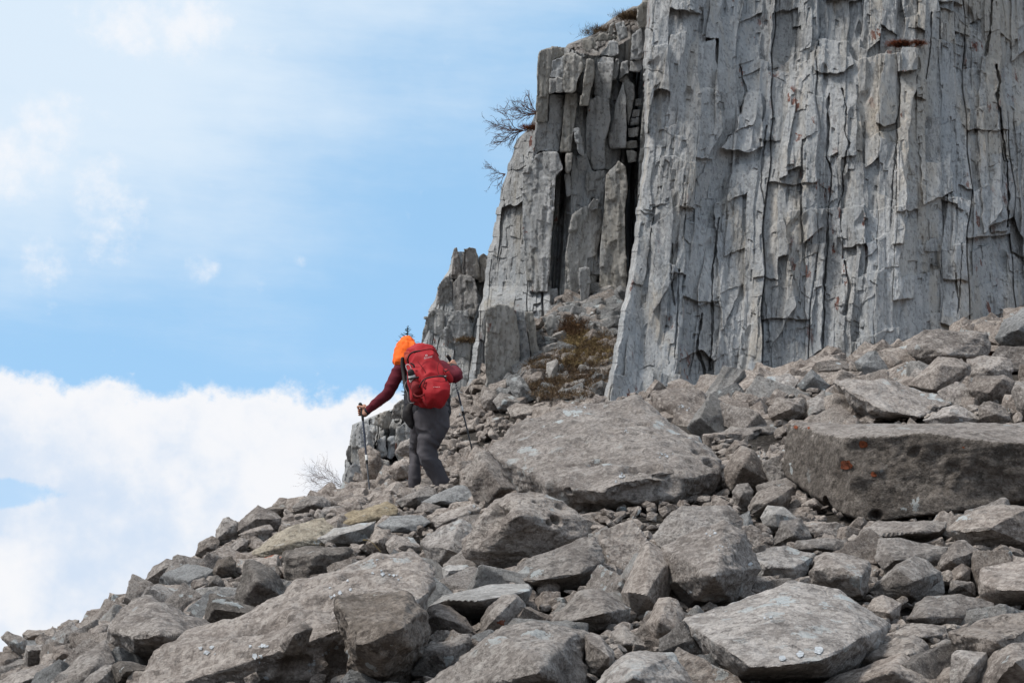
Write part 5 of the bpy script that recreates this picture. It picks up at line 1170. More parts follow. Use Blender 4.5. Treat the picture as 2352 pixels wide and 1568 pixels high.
def section_tube(bm, secs, nseg=20, sub=5, cap=True, capk=1.0):
    """closed lofted solid; secs: (point, half width across the view, half depth along it)"""
    P = [Vector(s[0]) for s in secs]; R = [(s[1], s[2]) for s in secs]
    if sub > 1 and len(P) > 2:
        P2, R2 = [], []
        for i in range(len(P) - 1):
            p0, p1, p2_, p3 = P[max(0, i - 1)], P[i], P[i + 1], P[min(len(P) - 1, i + 2)]
            for k in range(sub):
                t = k / sub
                P2.append(.5 * ((2 * p1) + (p2_ - p0) * t + (2 * p0 - 5 * p1 + 4 * p2_ - p3) * t * t + (3 * p1 - p0 - 3 * p2_ + p3) * t ** 3))
                u = t * t * (3 - 2 * t); R2.append((R[i][0] * (1 - u) + R[i + 1][0] * u, R[i][1] * (1 - u) + R[i + 1][1] * u))
        P2.append(P[-1]); R2.append(R[-1]); P, R = P2, R2
    T = [(P[min(i + 1, len(P) - 1)] - P[max(i - 1, 0)]).normalized() for i in range(len(P))]
    if cap:
        r0, r1 = min(R[0]), min(R[-1]); h0, h1 = [], []
        for f, g in ((.95, .31), (.70, .71), (.32, .95)):
            h0.append((P[0] - T[0] * r0 * f * capk, (R[0][0] * g, R[0][1] * g), T[0])); h1.append((P[-1] + T[-1] * r1 * f * capk, (R[-1][0] * g, R[-1][1] * g), T[-1]))
        allp = h0 + list(zip(P, R, T)) + h1[::-1]
    else: allp = list(zip(P, R, T))
    view = Vector((0, 1, .1)).normalized(); rings = []
    for p, r, t in allp:
        s = t.cross(view)
        if s.length < .15: s = t.cross(Vector((0, 0, 1)))
        s.normalize(); d = s.cross(t).normalized()
        rings.append([bm.verts.new(p + s * (math.cos(a) * r[0]) + d * (math.sin(a) * r[1])) for a in [2 * math.pi * k / nseg for k in range(nseg)]])
    for a, b in zip(rings[:-1], rings[1:]):
        for k in range(nseg): bm.faces.new((a[k], a[(k + 1) % nseg], b[(k + 1) % nseg], b[k]))
    bm.faces.new(rings[0][::-1]); bm.faces.new(rings[-1])
def fuse(bm, voxel, smooth=3, origin=None, disp=None, name='part', mat=None, parent=None):
    bmesh.ops.recalc_face_normals(bm, faces=bm.faces)
    me = bpy.data.meshes.new('tmp'); bm.to_mesh(me); bm.free()
    o = bpy.data.objects.new('tmp', me); COL.objects.link(o)
    md = o.modifiers.new('r', 'REMESH'); md.mode = 'VOXEL'; md.voxel_size = voxel; md.adaptivity = 0
    if smooth:
        ms = o.modifiers.new('s', 'SMOOTH'); ms.factor = .5; ms.iterations = smooth
    ev = o.evaluated_get(bpy.context.evaluated_depsgraph_get()); m2 = ev.to_mesh()
    V = np.empty(len(m2.vertices) * 3); m2.vertices.foreach_get('co', V); V = V.reshape(-1, 3)
    Nn = np.empty(len(m2.vertices) * 3); m2.vertices.foreach_get('normal', Nn); Nn = Nn.reshape(-1, 3)
    Q = np.empty(len(m2.loops), np.int32); m2.loops.foreach_get('vertex_index', Q)
    ev.to_mesh_clear(); bpy.data.objects.remove(o); bpy.data.meshes.remove(me)
    if disp is not None: V = V + Nn * disp(V)[:, None]
    og = np.array(origin) if origin is not None else np.array([V[:, 0].mean(), V[:, 1].mean(), V[:, 2].min()])
    m3 = mesh_np(name, V - og, Q.reshape(-1, 4), mat, True)
    return link(name, m3, (0, 0, 0) if parent is not None and origin is not None else og, parent)
def S(reg, x, y, dd, r, rd=None):
    """tube section at a measured place; r in picture widths of that region, rd the same in depth"""
    X, Y = rg(reg, x, y); k = REG[reg][2] / 1.7415 * (PD / FO)
    return (W(X, Y, PD + dd), r * k, (rd if rd is not None else r) * k)
def tubes(chains, **kw):
    bm = bmesh.new()
    for c in chains: section_tube(bm, c)
    return bm
FOOT = W(*rg('P', 930, 1360), PD); FOOT = np.array([FOOT[0], FOOT[1], FOOT[2]])
person = bpy.data.objects.new('person', None); COL.objects.link(person); person.location = FOOT; person.empty_display_size = .3
tag(person, 'hiker seen from behind in orange hood and maroon sleeves, climbing with two poles', 'person')
# hands wrapped round the pole grips
def hand_chains(c, axis, fwd, s=1.0, flip=1):
    """four unequal fingers and a thumb closed round a grip; c = centre of grip, axis = up the pole, fwd = towards the fingertips' side"""
    a = Vector(axis).normalized(); f = Vector(fwd); f = (f - a * f.dot(a)).normalized(); sd = a.cross(f) * flip; c = Vector(c); out = []
    palm = [(c - f * .034 * s - a * .040 * s + sd * .006, .026 * s, .020 * s), (c - f * .036 * s, .030 * s, .021 * s), (c - f * .030 * s + a * .038 * s, .024 * s, .018 * s)]
    out.append(palm)
    for k, (L, off) in enumerate(((.92, .030), (1.0, .010), (.95, -.011), (.80, -.031))):
        pts = []
        for j, ang in enumerate((-150, -95, -40, 20, 62)):
            an = math.radians(ang * 1.0); rr = (.030 + .004 * (j == 1)) * s * (1.0 if j < 4 else .92)
            p = c + a * (off * s - .002 * j * s) + f * (math.cos(an) * rr * 1.05) + sd * (math.sin(an) * rr) 
            pts.append((p, (.0105 - .0011 * j) * s * (1 if k < 3 else .9), (.0105 - .0011 * j) * s * (1 if k < 3 else .9)))
            if j / 4 > L: break
        out.append(pts)
    out.append([(c - f * .034 * s + sd * .020 * s + a * .020 * s, .014 * s, .014 * s), (c - f * .004 * s + sd * .034 * s + a * .034 * s, .012 * s, .012 * s), (c + f * .022 * s + sd * .024 * s + a * .040 * s, .010 * s, .010 * s), (c + f * .034 * s + sd * .004 * s + a * .038 * s, .0085 * s, .0085 * s)])
    return out
LG0, LG1, LTIP = W(*rg('Q', 163, 62), PD + .44), W(*rg('Q', 172, 240), PD + .44), W(*rg('Q', 300, 1515), PD + .10)
RG0, RG1, RTIP = W(*rg('R', 272, 92), PD + .52), W(*rg('R', 318, 235), PD + .52), W(*rg('R', 622, 1505), PD + .50)
axL = Vector(LG0 - LTIP).normalized(); axR = Vector(RG0 - RTIP).normalized()
LHc = Vector(W(*rg('Q', 163, 150), PD + .44)); RHc = Vector(W(*rg('R', 305, 225), PD + .52))
hl_ = hand_chains(LHc, axL, Vector((-.85, .45, 0)), 1.12, 1); hr_ = hand_chains(RHc, axR, Vector((-.75, .6, 0)), 1.08, -1)
bm = bmesh.new()
for c in ([S('P',746,322,.46,50,58),S('P',745,352,.44,50,58),S('P',748,400,.40,46,44),S('P',790,440,.36,60,50)],                        # head, neck
          [S('P',800,455,.36,70,55),S('P',850,470,.34,120,70),S('P',880,600,.24,135,80),S('P',905,740,.08,125,85),S('P',915,820,.0,120,100)],  # trunk
          [S('P',760,450,.36,40),S('P',705,470,.35,42),S('P',652,570,.32,34),S('P',606,650,.30,29),S('P',535,711,.37,23),S('P',458,768,.43,18,15)],
          [S('P',900,450,.36,40),S('P',985,470,.32,42),S('P',1050,520,.25,38),S('P',1095,535,.22,34),S('P',1085,500,.36,28),S('P',1062,468,.49,20,17)],
          [S('P',950,830,.0,70,76),S('P',910,950,-.03,58,64),S('P',893,1080,-.04,44,48),S('P',940,1190,-.02,44,48),S('P',1000,1320,-.02,34,36),S('P',1010,1370,.02,30,36)],
          [S('P',865,830,.04,66,74),S('P',840,960,.24,48,58),S('P',819,1055,.35,38,44),S('P',812,1160,.30,34,38),S('P',803,1290,.26,32,34),S('P',803,1340,.30,28,34)]): section_tube(bm, c)
for c in hl_ + hr_: section_tube(bm, c, 12, 4)
section_tube(bm, [(LHc - Vector((-.85,.45,0)).normalized() * .036, .024, .020), S('Q', 205, 160, .44, 44, 40)], 14, 1)
section_tube(bm, [(RHc - Vector((-.75,.6,0)).normalized() * .034, .022, .020), S('R', 345, 232, .50, 44, 40)], 14, 1)
# face on the far side of the head: brow, nose, lips, chin, ears
for q in ([S('P',735,318,.56,9,9),S('P',733,335,.575,11,11)], [S('P',722,356,.555,14,8),S('P',746,357,.555,12,8)], [S('P',735,385,.53,20,16),S('P',737,372,.54,20,14)],
          [S('P',706,300,.545,12,9),S('P',765,300,.545,12,9)], [S('P',690,325,.47,7,14),S('P',688,345,.46,6,10)], [S('P',806,325,.47,7,14),S('P',804,345,.46,6,10)]): section_tube(bm, q, 10, 1)
body = fuse(bm, .0052, 2, FOOT, None, 'body', M_SKIN, person)
def folds(V, a=.006, s=1.0):
    Q = (V + np.stack([V[:, 2] * .0, V[:, 2] * 0, V[:, 0] * .55], -1)) * np.array([4.5, 4.5, 10.5]) * s
    w = perlin(Q + .8 * np.stack([perlin(V * 5, 3)] * 3, -1), 5); w2 = perlin(V * np.array([9, 9, 26.]) * s, 8)
    return a * (2.0 * (1 - 2.4 * np.abs(w)) * .8 + .5 * w2) - a * .6
# jacket sleeves and trunk
bm = bmesh.new()
for c in ([S('P',840,470,.36,75,60),S('P',760,455,.36,52,50),S('P',700,480,.35,50,48),S('P',652,570,.32,49,46),S('P',608,652,.30,42,42),S('P',545,705,.36,37,36),S('P',478,762,.42,27,25),S('P',455,782,.43,27,24)],
          [S('P',880,470,.36,75,60),S('P',985,470,.32,52,50),S('P',1045,520,.25,50,48),S('P',1090,532,.22,44,44),S('P',1092,505,.33,38,38),S('P',1070,478,.44,30,28)],
          [S('P',800,450,.37,80,62),S('P',860,480,.34,128,78),S('P',885,600,.24,140,88),S('P',905,700,.12,132,92)]): section_tube(bm, c)
fuse(bm, .009, 3, FOOT, lambda V: folds(V, .0045, 1.2), 'jacket', M_SLEEVE, person)
for ch in ([S('P',470,770,.425,29,27),S('P',447,788,.435,29,26)], [S('P',1080,480,.42,33,30),S('P',1064,468,.46,28,26)]):
    bm = bmesh.new(); section_tube(bm, ch, 20, 1); fuse(bm, .006, 1, FOOT, None, 'cuff', M_VEST, person)
# dark vest and hem
bm = bmesh.new()
for c in ([S('P',745,440,.34,40,50),S('P',800,470,.34,100,80),S('P',862,540,.29,150,95),S('P',885,640,.20,158,100),S('P',900,730,.08,158,108),S('P',912,790,.02,142,118)],
          [S('P',760,640,.16,32,60),S('P',765,720,.10,40,70),S('P',775,800,.02,42,60)]): section_tube(bm, c)
fuse(bm, .010, 3, FOOT, lambda V: folds(V, .006, .9), 'vest', M_VEST, person)
# trousers
bm = bmesh.new()
for c in ([S('P',912,745,.03,128,112),S('P',915,800,.0,132,122),S('P',912,860,.0,122,118)],
          [S('P',955,800,.0,92,105),S('P',948,870,-.02,94,100),S('P',905,960,-.03,86,92),S('P',888,1040,-.04,70,74),S('P',898,1100,-.05,66,70),S('P',925,1160,-.02,66,70),S('P',975,1240,-.02,56,60),S('P',1012,1310,-.02,52,54),S('P',1020,1338,.0,50,52)],
          [S('P',862,800,.02,84,100),S('P',852,880,.12,82,92),S('P',832,970,.26,66,80),S('P',818,1050,.36,54,62),S('P',812,1110,.33,47,58),S('P',801,1190,.28,44,54),S('P',797,1262,.26,46,50),S('P',796,1292,.27,42,46)]): section_tube(bm, c)
def tf(V):
    x, y, D = PJ(V); knee = np.exp(-((y - 1045) / 32.) ** 2) + .8 * np.exp(-((y - 1118) / 14.) ** 2) + .35 * np.exp(-((y - 975) / 30.) ** 2)
    return folds(V, .0065, 1.0) * (.30 + 1.1 * knee)
fuse(bm, .009, 2, FOOT, tf, 'trousers', M_TROUS, person)
for k, ch in enumerate(([S('P',1010,1340,.0,42,46),S('P',1012,1380,.04,44,60),S('P',1010,1395,.16,40,40)], [S('P',803,1290,.26,38,42),S('P',803,1330,.32,42,60),S('P',803,1342,.44,36,36)])):
    bm = bmesh.new(); section_tube(bm, ch); fuse(bm, .009, 2, FOOT, None, 'boot', M_BOOT, person)
# hip pouch flap hanging at the left hip
bm = bmesh.new(); section_tube(bm, [S('P',770,740,-.02,30,26),S('P',752,800,-.04,40,32),S('P',770,860,-.05,26,26),S('P',782,890,-.05,10,16)]); fuse(bm, .008, 2, FOOT, lambda V: folds(V, .004), 'hip_pouch', M_TRIM, person)
# orange hood with neck flap
bm = bmesh.new()
for c in ([S('P',746,306,.47,58,66),S('P',743,322,.46,76,84),S('P',741,340,.45,79,86),S('P',738,360,.43,78,84),S('P',720,395,.40,72,76),S('P',705,430,.36,56,66)],
          [S('P',690,352,.44,34,60),S('P',672,400,.42,22,60),S('P',656,432,.40,11,50)],
          [S('P',780,330,.40,40,50),S('P',790,370,.36,44,46),S('P',800,410,.34,40,44)]): section_tube(bm, c)
def hf(V):
    x, y, D = PJ(V)
    return .006 * (1 - 3 * np.abs(perlin(V * np.array([16, 9, 9.]), 4))) + .003 * perlin(V * 30, 9)
hood = fuse(bm, .007, 2, FOOT, hf, 'hood', M_HOOD, person)
def patch(reg, pts, dd, thick, name, mat, parent, org, D0=PD):
    """small flat sewn-on piece with a thickness"""
    o2 = ov(reg, [(p[0], p[1]) for p in pts]); bm = bmesh.new()
    f = [bm.verts.new(W(x, y, D0 + dd) - org) for x, y in o2]; b = [bm.verts.new(W(x, y, D0 + dd + thick) - org) for x, y in o2]
    bm.faces.new(f); bm.faces.new(b[::-1]); n = len(f)
    for i in range(n): bm.faces.new((f[i], b[i], b[(i + 1) % n], f[(i + 1) % n]))
    bmesh.ops.recalc_face_normals(bm, faces=bm.faces)
    me = bpy.data.meshes.new(name); bm.to_mesh(me); bm.free(); me.materials.append(mat)
    return link(name, me, (0, 0, 0), parent)
bm = bmesh.new(); section_tube(bm, [S('P',688,312,.385,8,6),S('P',684,328,.383,17,7),S('P',692,338,.383,17,7),S('P',704,332,.375,9,6)], 12, 2)
fuse(bm, .004, 2, FOOT, None, 'reflective_patch', M_REFL, hood)
def cord(name, pts, r, mat, parent, org, sub=4, nseg=8):
    bm = bmesh.new(); section_tube(bm, [(Vector(p) - Vector(org), r, r) for p in pts], nseg, sub)
    me = bpy.data.meshes.new(name); bm.to_mesh(me); bm.free(); me.materials.append(mat)
    for p in me.polygons: p.use_smooth = True
    return link(name, me, (0, 0, 0), parent)
def PT(reg, x, y, dd): return W(*rg(reg, x, y), PD + dd)
cord('drawcord', [PT('Z',300,60,.265),PT('Z',310,20,.265),PT('Z',345,-10,.265),PT('Z',385,40,.26),PT('Z',385,110,.26)], .0026, M_WHITE, hood, FOOT)

# ------------------------------------------------------------------ backpack (carried, a thing of its own)
PB = W(*rg('Z', 700, 1450), PD - .05); PB = np.array(PB)
pack = bpy.data.objects.new('backpack', None); COL.objects.link(pack); pack.location = PB
tag(pack, 'large red hiking backpack with pockets carried on the walker\'s back', 'backpack')
def rowsec(y, xl, xr, dd, th): 
    return S('Z', (xl + xr) / 2, y, dd, (xr - xl) / 2, th)
bm = bmesh.new()
section_tube(bm, [rowsec(140,320,850,.20,200),rowsec(190,215,890,.18,330),rowsec(260,150,935,.15,400),rowsec(400,160,948,.10,440),rowsec(560,190,1020,.05,460),rowsec(700,205,1085,.01,480),rowsec(850,205,1145,-.04,500),rowsec(1000,225,1185,-.08,520),rowsec(1200,265,1195,-.12,500),rowsec(1330,340,1165,-.14,420),rowsec(1410,480,1040,-.15,300)], 28, 4, True, .30)
def pf(V):
    x, y, D = PJ(V)
    w = perlin(V * np.array([7, 7, 5.]) + 3, 21); w2 = perlin(V * np.array([15, 12, 9.]), 22)
    return .016 * (1 - 3.0 * np.abs(w)) + .008 * w2
main = fuse(bm, .009, 3, PB, pf, 'main_compartment', M_PACK, pack)
bm = bmesh.new()
section_tube(bm, [rowsec(160,110,480,.11,120),rowsec(240,85,560,.09,190),rowsec(330,100,420,.08,160),rowsec(420,150,300,.10,80)], 20, 3, True, .30)
fuse(bm, .008, 2, PB, lambda V: pf(V) * .5, 'lid_pocket', M_LID, pack)
bm = bmesh.new()
section_tube(bm, [rowsec(835,640,1080,-.25,110),rowsec(900,580,1140,-.29,150),rowsec(1020,560,1180,-.33,190),rowsec(1180,520,1190,-.36,190),rowsec(1310,500,1170,-.34,170),rowsec(1420,560,1090,-.31,110)], 24, 4, True, .30)
front = fuse(bm, .008, 3, PB, pf, 'front_pocket', M_PACK, pack)
cord('zipper', [PT('Z',470,1010,-.33),PT('Z',520,900,-.36),PT('Z',600,820,-.37),PT('Z',740,775,-.375),PT('Z',900,755,-.375),PT('Z',1060,765,-.34),PT('Z',1120,850,-.34)],   .0075, M_TRIM, front, PB)
cord('piping', [PT('Z',340,180,-.17),PT('Z',480,140,-.17),PT('Z',640,105,-.15),PT('Z',760,100,-.13),PT('Z',860,150,-.12),PT('Z',930,250,-.12)], .0065, M_PACKD, main, PB)
cord('strap', [PT('Z',200,430,-.10),PT('Z',190,330,-.14),PT('Z',235,230,-.17),PT('Z',330,165,-.19),PT('Z',480,140,-.18)], .0080, M_TRIM, pack, PB)
cord('seam', [PT('Z',330,1180,-.36),PT('Z',420,1240,-.39),PT('Z',560,1200,-.40),PT('Z',640,1080,-.40),PT('Z',560,980,-.40),PT('Z',600,850,-.38)], .0085, M_PACKD, front, PB)
bm = bmesh.new()
section_tube(bm, [rowsec(800,210,470,-.18,130),rowsec(900,225,500,-.20,190),rowsec(1050,270,520,-.25,200),rowsec(1200,320,560,-.29,160)], 20, 3, True, .30)
sidep = fuse(bm, .008, 2, PB, lambda V: pf(V) * .7, 'side_pocket', M_PACKD, pack)
cord('trim', [PT('Z',205,820,-.26),PT('Z',300,800,-.275),PT('Z',440,775,-.28)], .0095, M_TRIM, sidep, PB, 3)
bm = bmesh.new(); section_tube(bm, [rowsec(620,1040,1180,-.12,60),rowsec(720,1060,1230,-.14,90),rowsec(820,1110,1290,-.14,90),rowsec(890,1150,1270,-.13,60)], 16, 3, True, .30)
fuse(bm, .006, 2, PB, lambda V: pf(V) * .6, 'side_pouch', M_PACK, pack)
cord('compression_strap', [PT('Z',960,740,-.24),PT('Z',1030,745,-.25),PT('Z',1120,740,-.22)], .0085, M_TRIM, pack, PB, 2)
cord('compression_strap', [PT('Z',1000,753,-.262),PT('Z',1110,750,-.24)], .0028, M_WHITE, pack, PB, 1)
cord('buckle', [PT('Z',1060,600,-.17),PT('Z',1100,630,-.19),PT('Z',1160,600,-.18)], .0060, M_TRIM, pack, PB, 2)
cord('compression_strap', [PT('Z',430,400,-.20),PT('Z',560,560,-.235),PT('Z',640,720,-.26)], .0040, M_PACKD, main, PB, 3)
cord('compression_strap', [PT('Z',930,420,-.19),PT('Z',900,560,-.22),PT('Z',940,700,-.24)], .0040, M_PACKD, main, PB, 3)
cord('piping', [PT('Z',1150,900,-.28),PT('Z',1190,1080,-.30),PT('Z',1160,1260,-.30)], .010, M_PACKD, front, PB, 3)
cord('pocket_seam', [PT('Z',420,1160,-.30),PT('Z',560,1300,-.36),PT('Z',800,1360,-.36),PT('Z',1060,1300,-.34)], .0045, M_PACKD, front, PB, 4)
cord('buckle', [PT('Z',900,1225,-.41),PT('Z',985,1222,-.40)], .010, M_PACKD, front, PB, 1)
cord('buckle', [PT('Z',260,440,-.20),PT('Z',330,480,-.21),PT('Z',340,530,-.21)], .0085, M_TRIM, pack, PB, 2)
cord('shoulder_strap', [PT('Z',60,330,.16),PT('Z',60,500,.14),PT('Z',90,700,.10),PT('Z',110,900,.02),PT('Z',160,1100,-.06)], .020, M_TRIM, pack, PB)
cord('hip_belt', [PT('Z',160,870,-.02),PT('Z',115,1000,-.06),PT('Z',190,1180,-.12),PT('Z',200,1330,-.16),PT('Z',250,1400,-.18),PT('Z',350,1385,-.20)], .0055, M_POLEG, pack, PB)
cord('carabiner', [PT('Z',200,655,-.215),PT('Z',160,570,-.215),PT('Z',140,510,-.215),PT('Z',160,475,-.22),PT('Z',205,465,-.22),PT('Z',240,500,-.22),PT('Z',285,610,-.22)], .0032, M_WHITE, pack, PB)
def lettering(text, reg, x, y, dd, height, rotz, mat, parent, org, name='lettering', tilt=0.0, space=1.0):
    cu = bpy.data.curves.new(name, 'FONT'); cu.body = text; cu.size = height; cu.extrude = .0006; cu.align_x = 'CENTER'; cu.align_y = 'CENTER'; cu.space_character = space
    tmp = bpy.data.objects.new('tmp', cu); COL.objects.link(tmp); me = bpy.data.meshes.new_from_object(tmp.evaluated_get(bpy.context.evaluated_depsgraph_get())); bpy.data.objects.remove(tmp)
    me.materials.clear(); me.materials.append(mat); o = bpy.data.objects.new(name, me); COL.objects.link(o); o.parent = parent
    o.location = Vector(PT(reg, x, y, dd)) - Vector(org); o.rotation_euler = (math.radians(90 + 14 + tilt), rotz, 0); return o
lettering('deuter', 'Z', 680, 290, -.20, .034, math.radians(-12), M_WHITE, main, PB)
cord('emblem', [PT('Z',612,245,-.195),PT('Z',635,232,-.195),PT('Z',660,240,-.195),PT('Z',655,262,-.195),PT('Z',625,265,-.195),PT('Z',612,250,-.195)], .0022, M_WHITE, main, PB, 3)
for a, b in ((805, 820), (835, 850), (858, 874), (880, 905), (912, 922), (935, 962)):
    cord('lettering', [PT('Z', a, 1010, -.435), PT('Z', b, 1008, -.435)], .0014, M_WHITE, front, PB, 1)
# steel bottle in the side pocket
BO = np.array(W(*rg('Z', 300, 900), PD - .24))
bottle = bpy.data.objects.new('water_bottle', None); COL.objects.link(bottle); bottle.location = BO
tag(bottle, 'steel water bottle with black cap in the backpack\'s left side pocket', 'bottle')
bm = bmesh.new(); section_tube(bm, [(Vector(PT('Z',330,930,-.215)) - Vector(BO), .036, .036), (Vector(PT('Z',278,725,-.235)) - Vector(BO), .036, .036), (Vector(PT('Z',272,700,-.235)) - Vector(BO), .030, .030)], 24, 1)
me = bpy.data.meshes.new('flask'); bm.to_mesh(me); bm.free(); me.materials.append(M_STEEL); [setattr(p, 'use_smooth', True) for p in me.polygons]; link('flask', me, (0,0,0), bottle)
bm = bmesh.new(); section_tube(bm, [(Vector(PT('Z',273,700,-.237)) - Vector(BO), .036, .036), (Vector(PT('Z',262,655,-.237)) - Vector(BO), .034, .034)], 24, 1, True)
me = bpy.data.meshes.new('cap'); bm.to_mesh(me); bm.free(); me.materials.append(M_TRIM); [setattr(p, 'use_smooth', True) for p in me.polygons]; link('cap', me, (0,0,0), bottle)
# ------------------------------------------------------------------ trekking poles
def pole(top, gripend, tip, label, side):
    org = np.array(tip); t = bpy.data.objects.new('trekking_pole', None); COL.objects.link(t); t.location = org
    tag(t, label, 'trekking pole', 'the walker\'s trekking poles')
    top, gripend, tip = Vector(top), Vector(gripend), Vector(tip); ax = (top - tip).normalized(); L = (top - tip).length
    def at(f): return tip + (top - tip) * f
    def cyl(name, a, b, r0, r1, mat, par=t, sub=1):
        bm = bmesh.new(); section_tube(bm, [(a - Vector(org), r0, r0), (b - Vector(org), r1, r1)], 16, sub)
        me = bpy.data.meshes.new(name); bm.to_mesh(me); bm.free(); me.materials.append(mat); [setattr(p, 'use_smooth', True) for p in me.polygons]; return link(name, me, (0,0,0), par)
    g = cyl('grip', at(.845), at(.985), .0135, .016, M_GRIP)
    cyl('grip_cap', at(.975), at(1.0) + Vector((-.012, -.01, 0)), .019, .020, M_GRIP, g)
    if side == 'r': cyl('cap_rim', at(.995) + Vector((-.03, -.012, .004)), at(.995) + Vector((.012, -.012, .008)), .007, .007, M_CORK, g)
    up = cyl('upper_shaft', at(.44), at(.85), .0100, .0100, M_POLE)
    cyl('band', at(.455), at(.495), .0135, .0125, M_WHITE, up)
    cyl('lower_shaft', at(.03), at(.445), .0068, .0098, M_POLEG)
    cyl('clamp', at(.42), at(.455), .0125, .0125, M_GRIP)
    cyl('tip', tip, at(.035), .0035, .0062, M_STEEL)
    cyl('basket', at(.050), at(.058), .020, .012, M_GRIP)
    return t, up, org
tl, upl, ol_ = pole(LG0, LG1, LTIP, 'dark trekking pole planted on ochre rock by the walker\'s outstretched left hand', 'l')
tr, upr, or_ = pole(RG0, RG1, RTIP, 'dark trekking pole held in the walker\'s bent right arm, planted in the scree', 'r')
for i, ch in enumerate('LEKI'):
    lettering(ch, 'Q', 184 + i * 4.6, 418 + i * 38, .36 - .009 * i, .034, math.radians(90 - 5), M_WHITE, upl, ol_)
for i, ch in enumerate('LEKI'):
    lettering(ch, 'R', 372 + i * 9.5, 488 + i * 32, .50, .026, math.radians(90 - 14), M_WHITE, upr, or_)

# ------------------------------------------------------------------ plants
M_TWIG = simple('bare_twigs', (.10, .060, .055), .9, 60, .2)
M_TWIGP = simple('pale_bare_twigs', (.15, .11, .10), .9, 60, .2)
M_NEEDLE = simple('spruce_needles', (.040, .065, .040), .8, 60, .25)
def branch_mesh(bm, p, d, L, r, depth, rng, spread, sag=0.0, light=Vector((0, 0, 1))):
    n = max(3, int(L / .045)); pts = [p.copy()]; dd = d.copy()
    for i in range(n):
        dd = (dd + Vector(rng.normal(0, .16, 3)) + Vector((0, 0, sag))).normalized(); pts.append(pts[-1] + dd * (L / n))
    rings = []
    for i, q in enumerate(pts):
        t = (pts[min(i + 1, n)] - pts[max(i - 1, 0)]).normalized(); s = t.orthogonal().normalized(); u = t.cross(s); rr = r * (1 - .65 * i / n)
        rings.append([bm.verts.new(q + s * math.cos(a) * rr + u * math.sin(a) * rr) for a in (0, 2.094, 4.189)])
    for a, b in zip(rings[:-1], rings[1:]):
        for k in range(3): bm.faces.new((a[k], a[(k + 1) % 3], b[(k + 1) % 3], b[k]))
    if depth > 0:
        for i in range(1, n + 1):
            for _ in range(2 if i > n * .3 and rng.random() < .45 else 1):
                if rng.random() < .82:
                    t = (pts[i] - pts[i - 1]).normalized(); side = Vector(rng.normal(0, 1, 3)); side = (side - t * side.dot(t)).normalized()
                    branch_mesh(bm, pts[i], (t + side * spread).normalized(), L * rng.uniform(.30, .55), r * .58, depth - 1, rng, spread, sag)
def shrub(label, x, y, D, dirs, L, seed, mat, r=.008, depth=3, spread=.75, sag=.02):
    rng = np.random.default_rng(seed); org = Vector(W(x, y, D))
    t = bpy.data.objects.new('leafless_shrub', None); COL.objects.link(t); t.location = org
    tag(t, label, 'shrub', 'leafless shrubs growing out of the rock')
    bm = bmesh.new(); bs = bmesh.new()
    for dx, dy, l in dirs:
        d = Vector((dx, rng.uniform(-.25, .25), -dy)).normalized()
        section_tube(bs, [(Vector((0, 0, 0)), r * 1.4, r * 1.4), (d * L * l * .12, r * 1.1, r * 1.1)], 6, 1)
        branch_mesh(bm, d * L * l * .08, d, L * l, r, depth, rng, spread, sag)
    for nm, b in (('stem', bs), ('twigs', bm)):
        me = bpy.data.meshes.new(nm); b.to_mesh(me); b.free(); me.materials.append(mat); link(nm, me, (0, 0, 0), t)
    return t
shrub('dense dark leafless shrub jutting left from the buttress edge, the highest of the three there', 1238, 262, 27.75, [(-1, -.05, 1), (-.9, -.5, 1), (-1, .4, .7), (-1, -.2, 1), (-.9, .15, 1), (-.6, -.8, .7), (-1, -.35, .9), (-1, .25, .9), (-.8, -.6, .8), (-1, .1, .8)], .35, 3, M_TWIG)
shrub('dark leafless shrub reaching left above the step in the buttress edge', 1200, 300, 28.0, [(-1, .1, 1.1), (-1, -.2, .9), (-.9, .5, .9), (-1, .35, .9), (-1, -.05, 1.1), (-1, .3, 1.0), (-1, -.3, .8), (-.8, .6, .6)], .38, 8, M_TWIG)
shrub('thin leafless shrub on the buttress edge, lowest of the three', 1160, 400, 28.0, [(-1, -.25, .8), (-1, .15, .9), (-.9, .8, .8), (-.6, 1.2, .8)], .30, 15, M_TWIG, .006)
shrub('pale leafless bush spreading on the skyline left of the low outcrop', 792, 1118, 24.0, [(-1, -.5, 1), (-1, -.15, 1.1), (-.8, -.8, .7), (-1, .12, 1.2), (-1, -.3, 1.2), (-1, .0, 1.1), (-1, -.4, .9)], .36, 21, M_TWIGP, .0036)
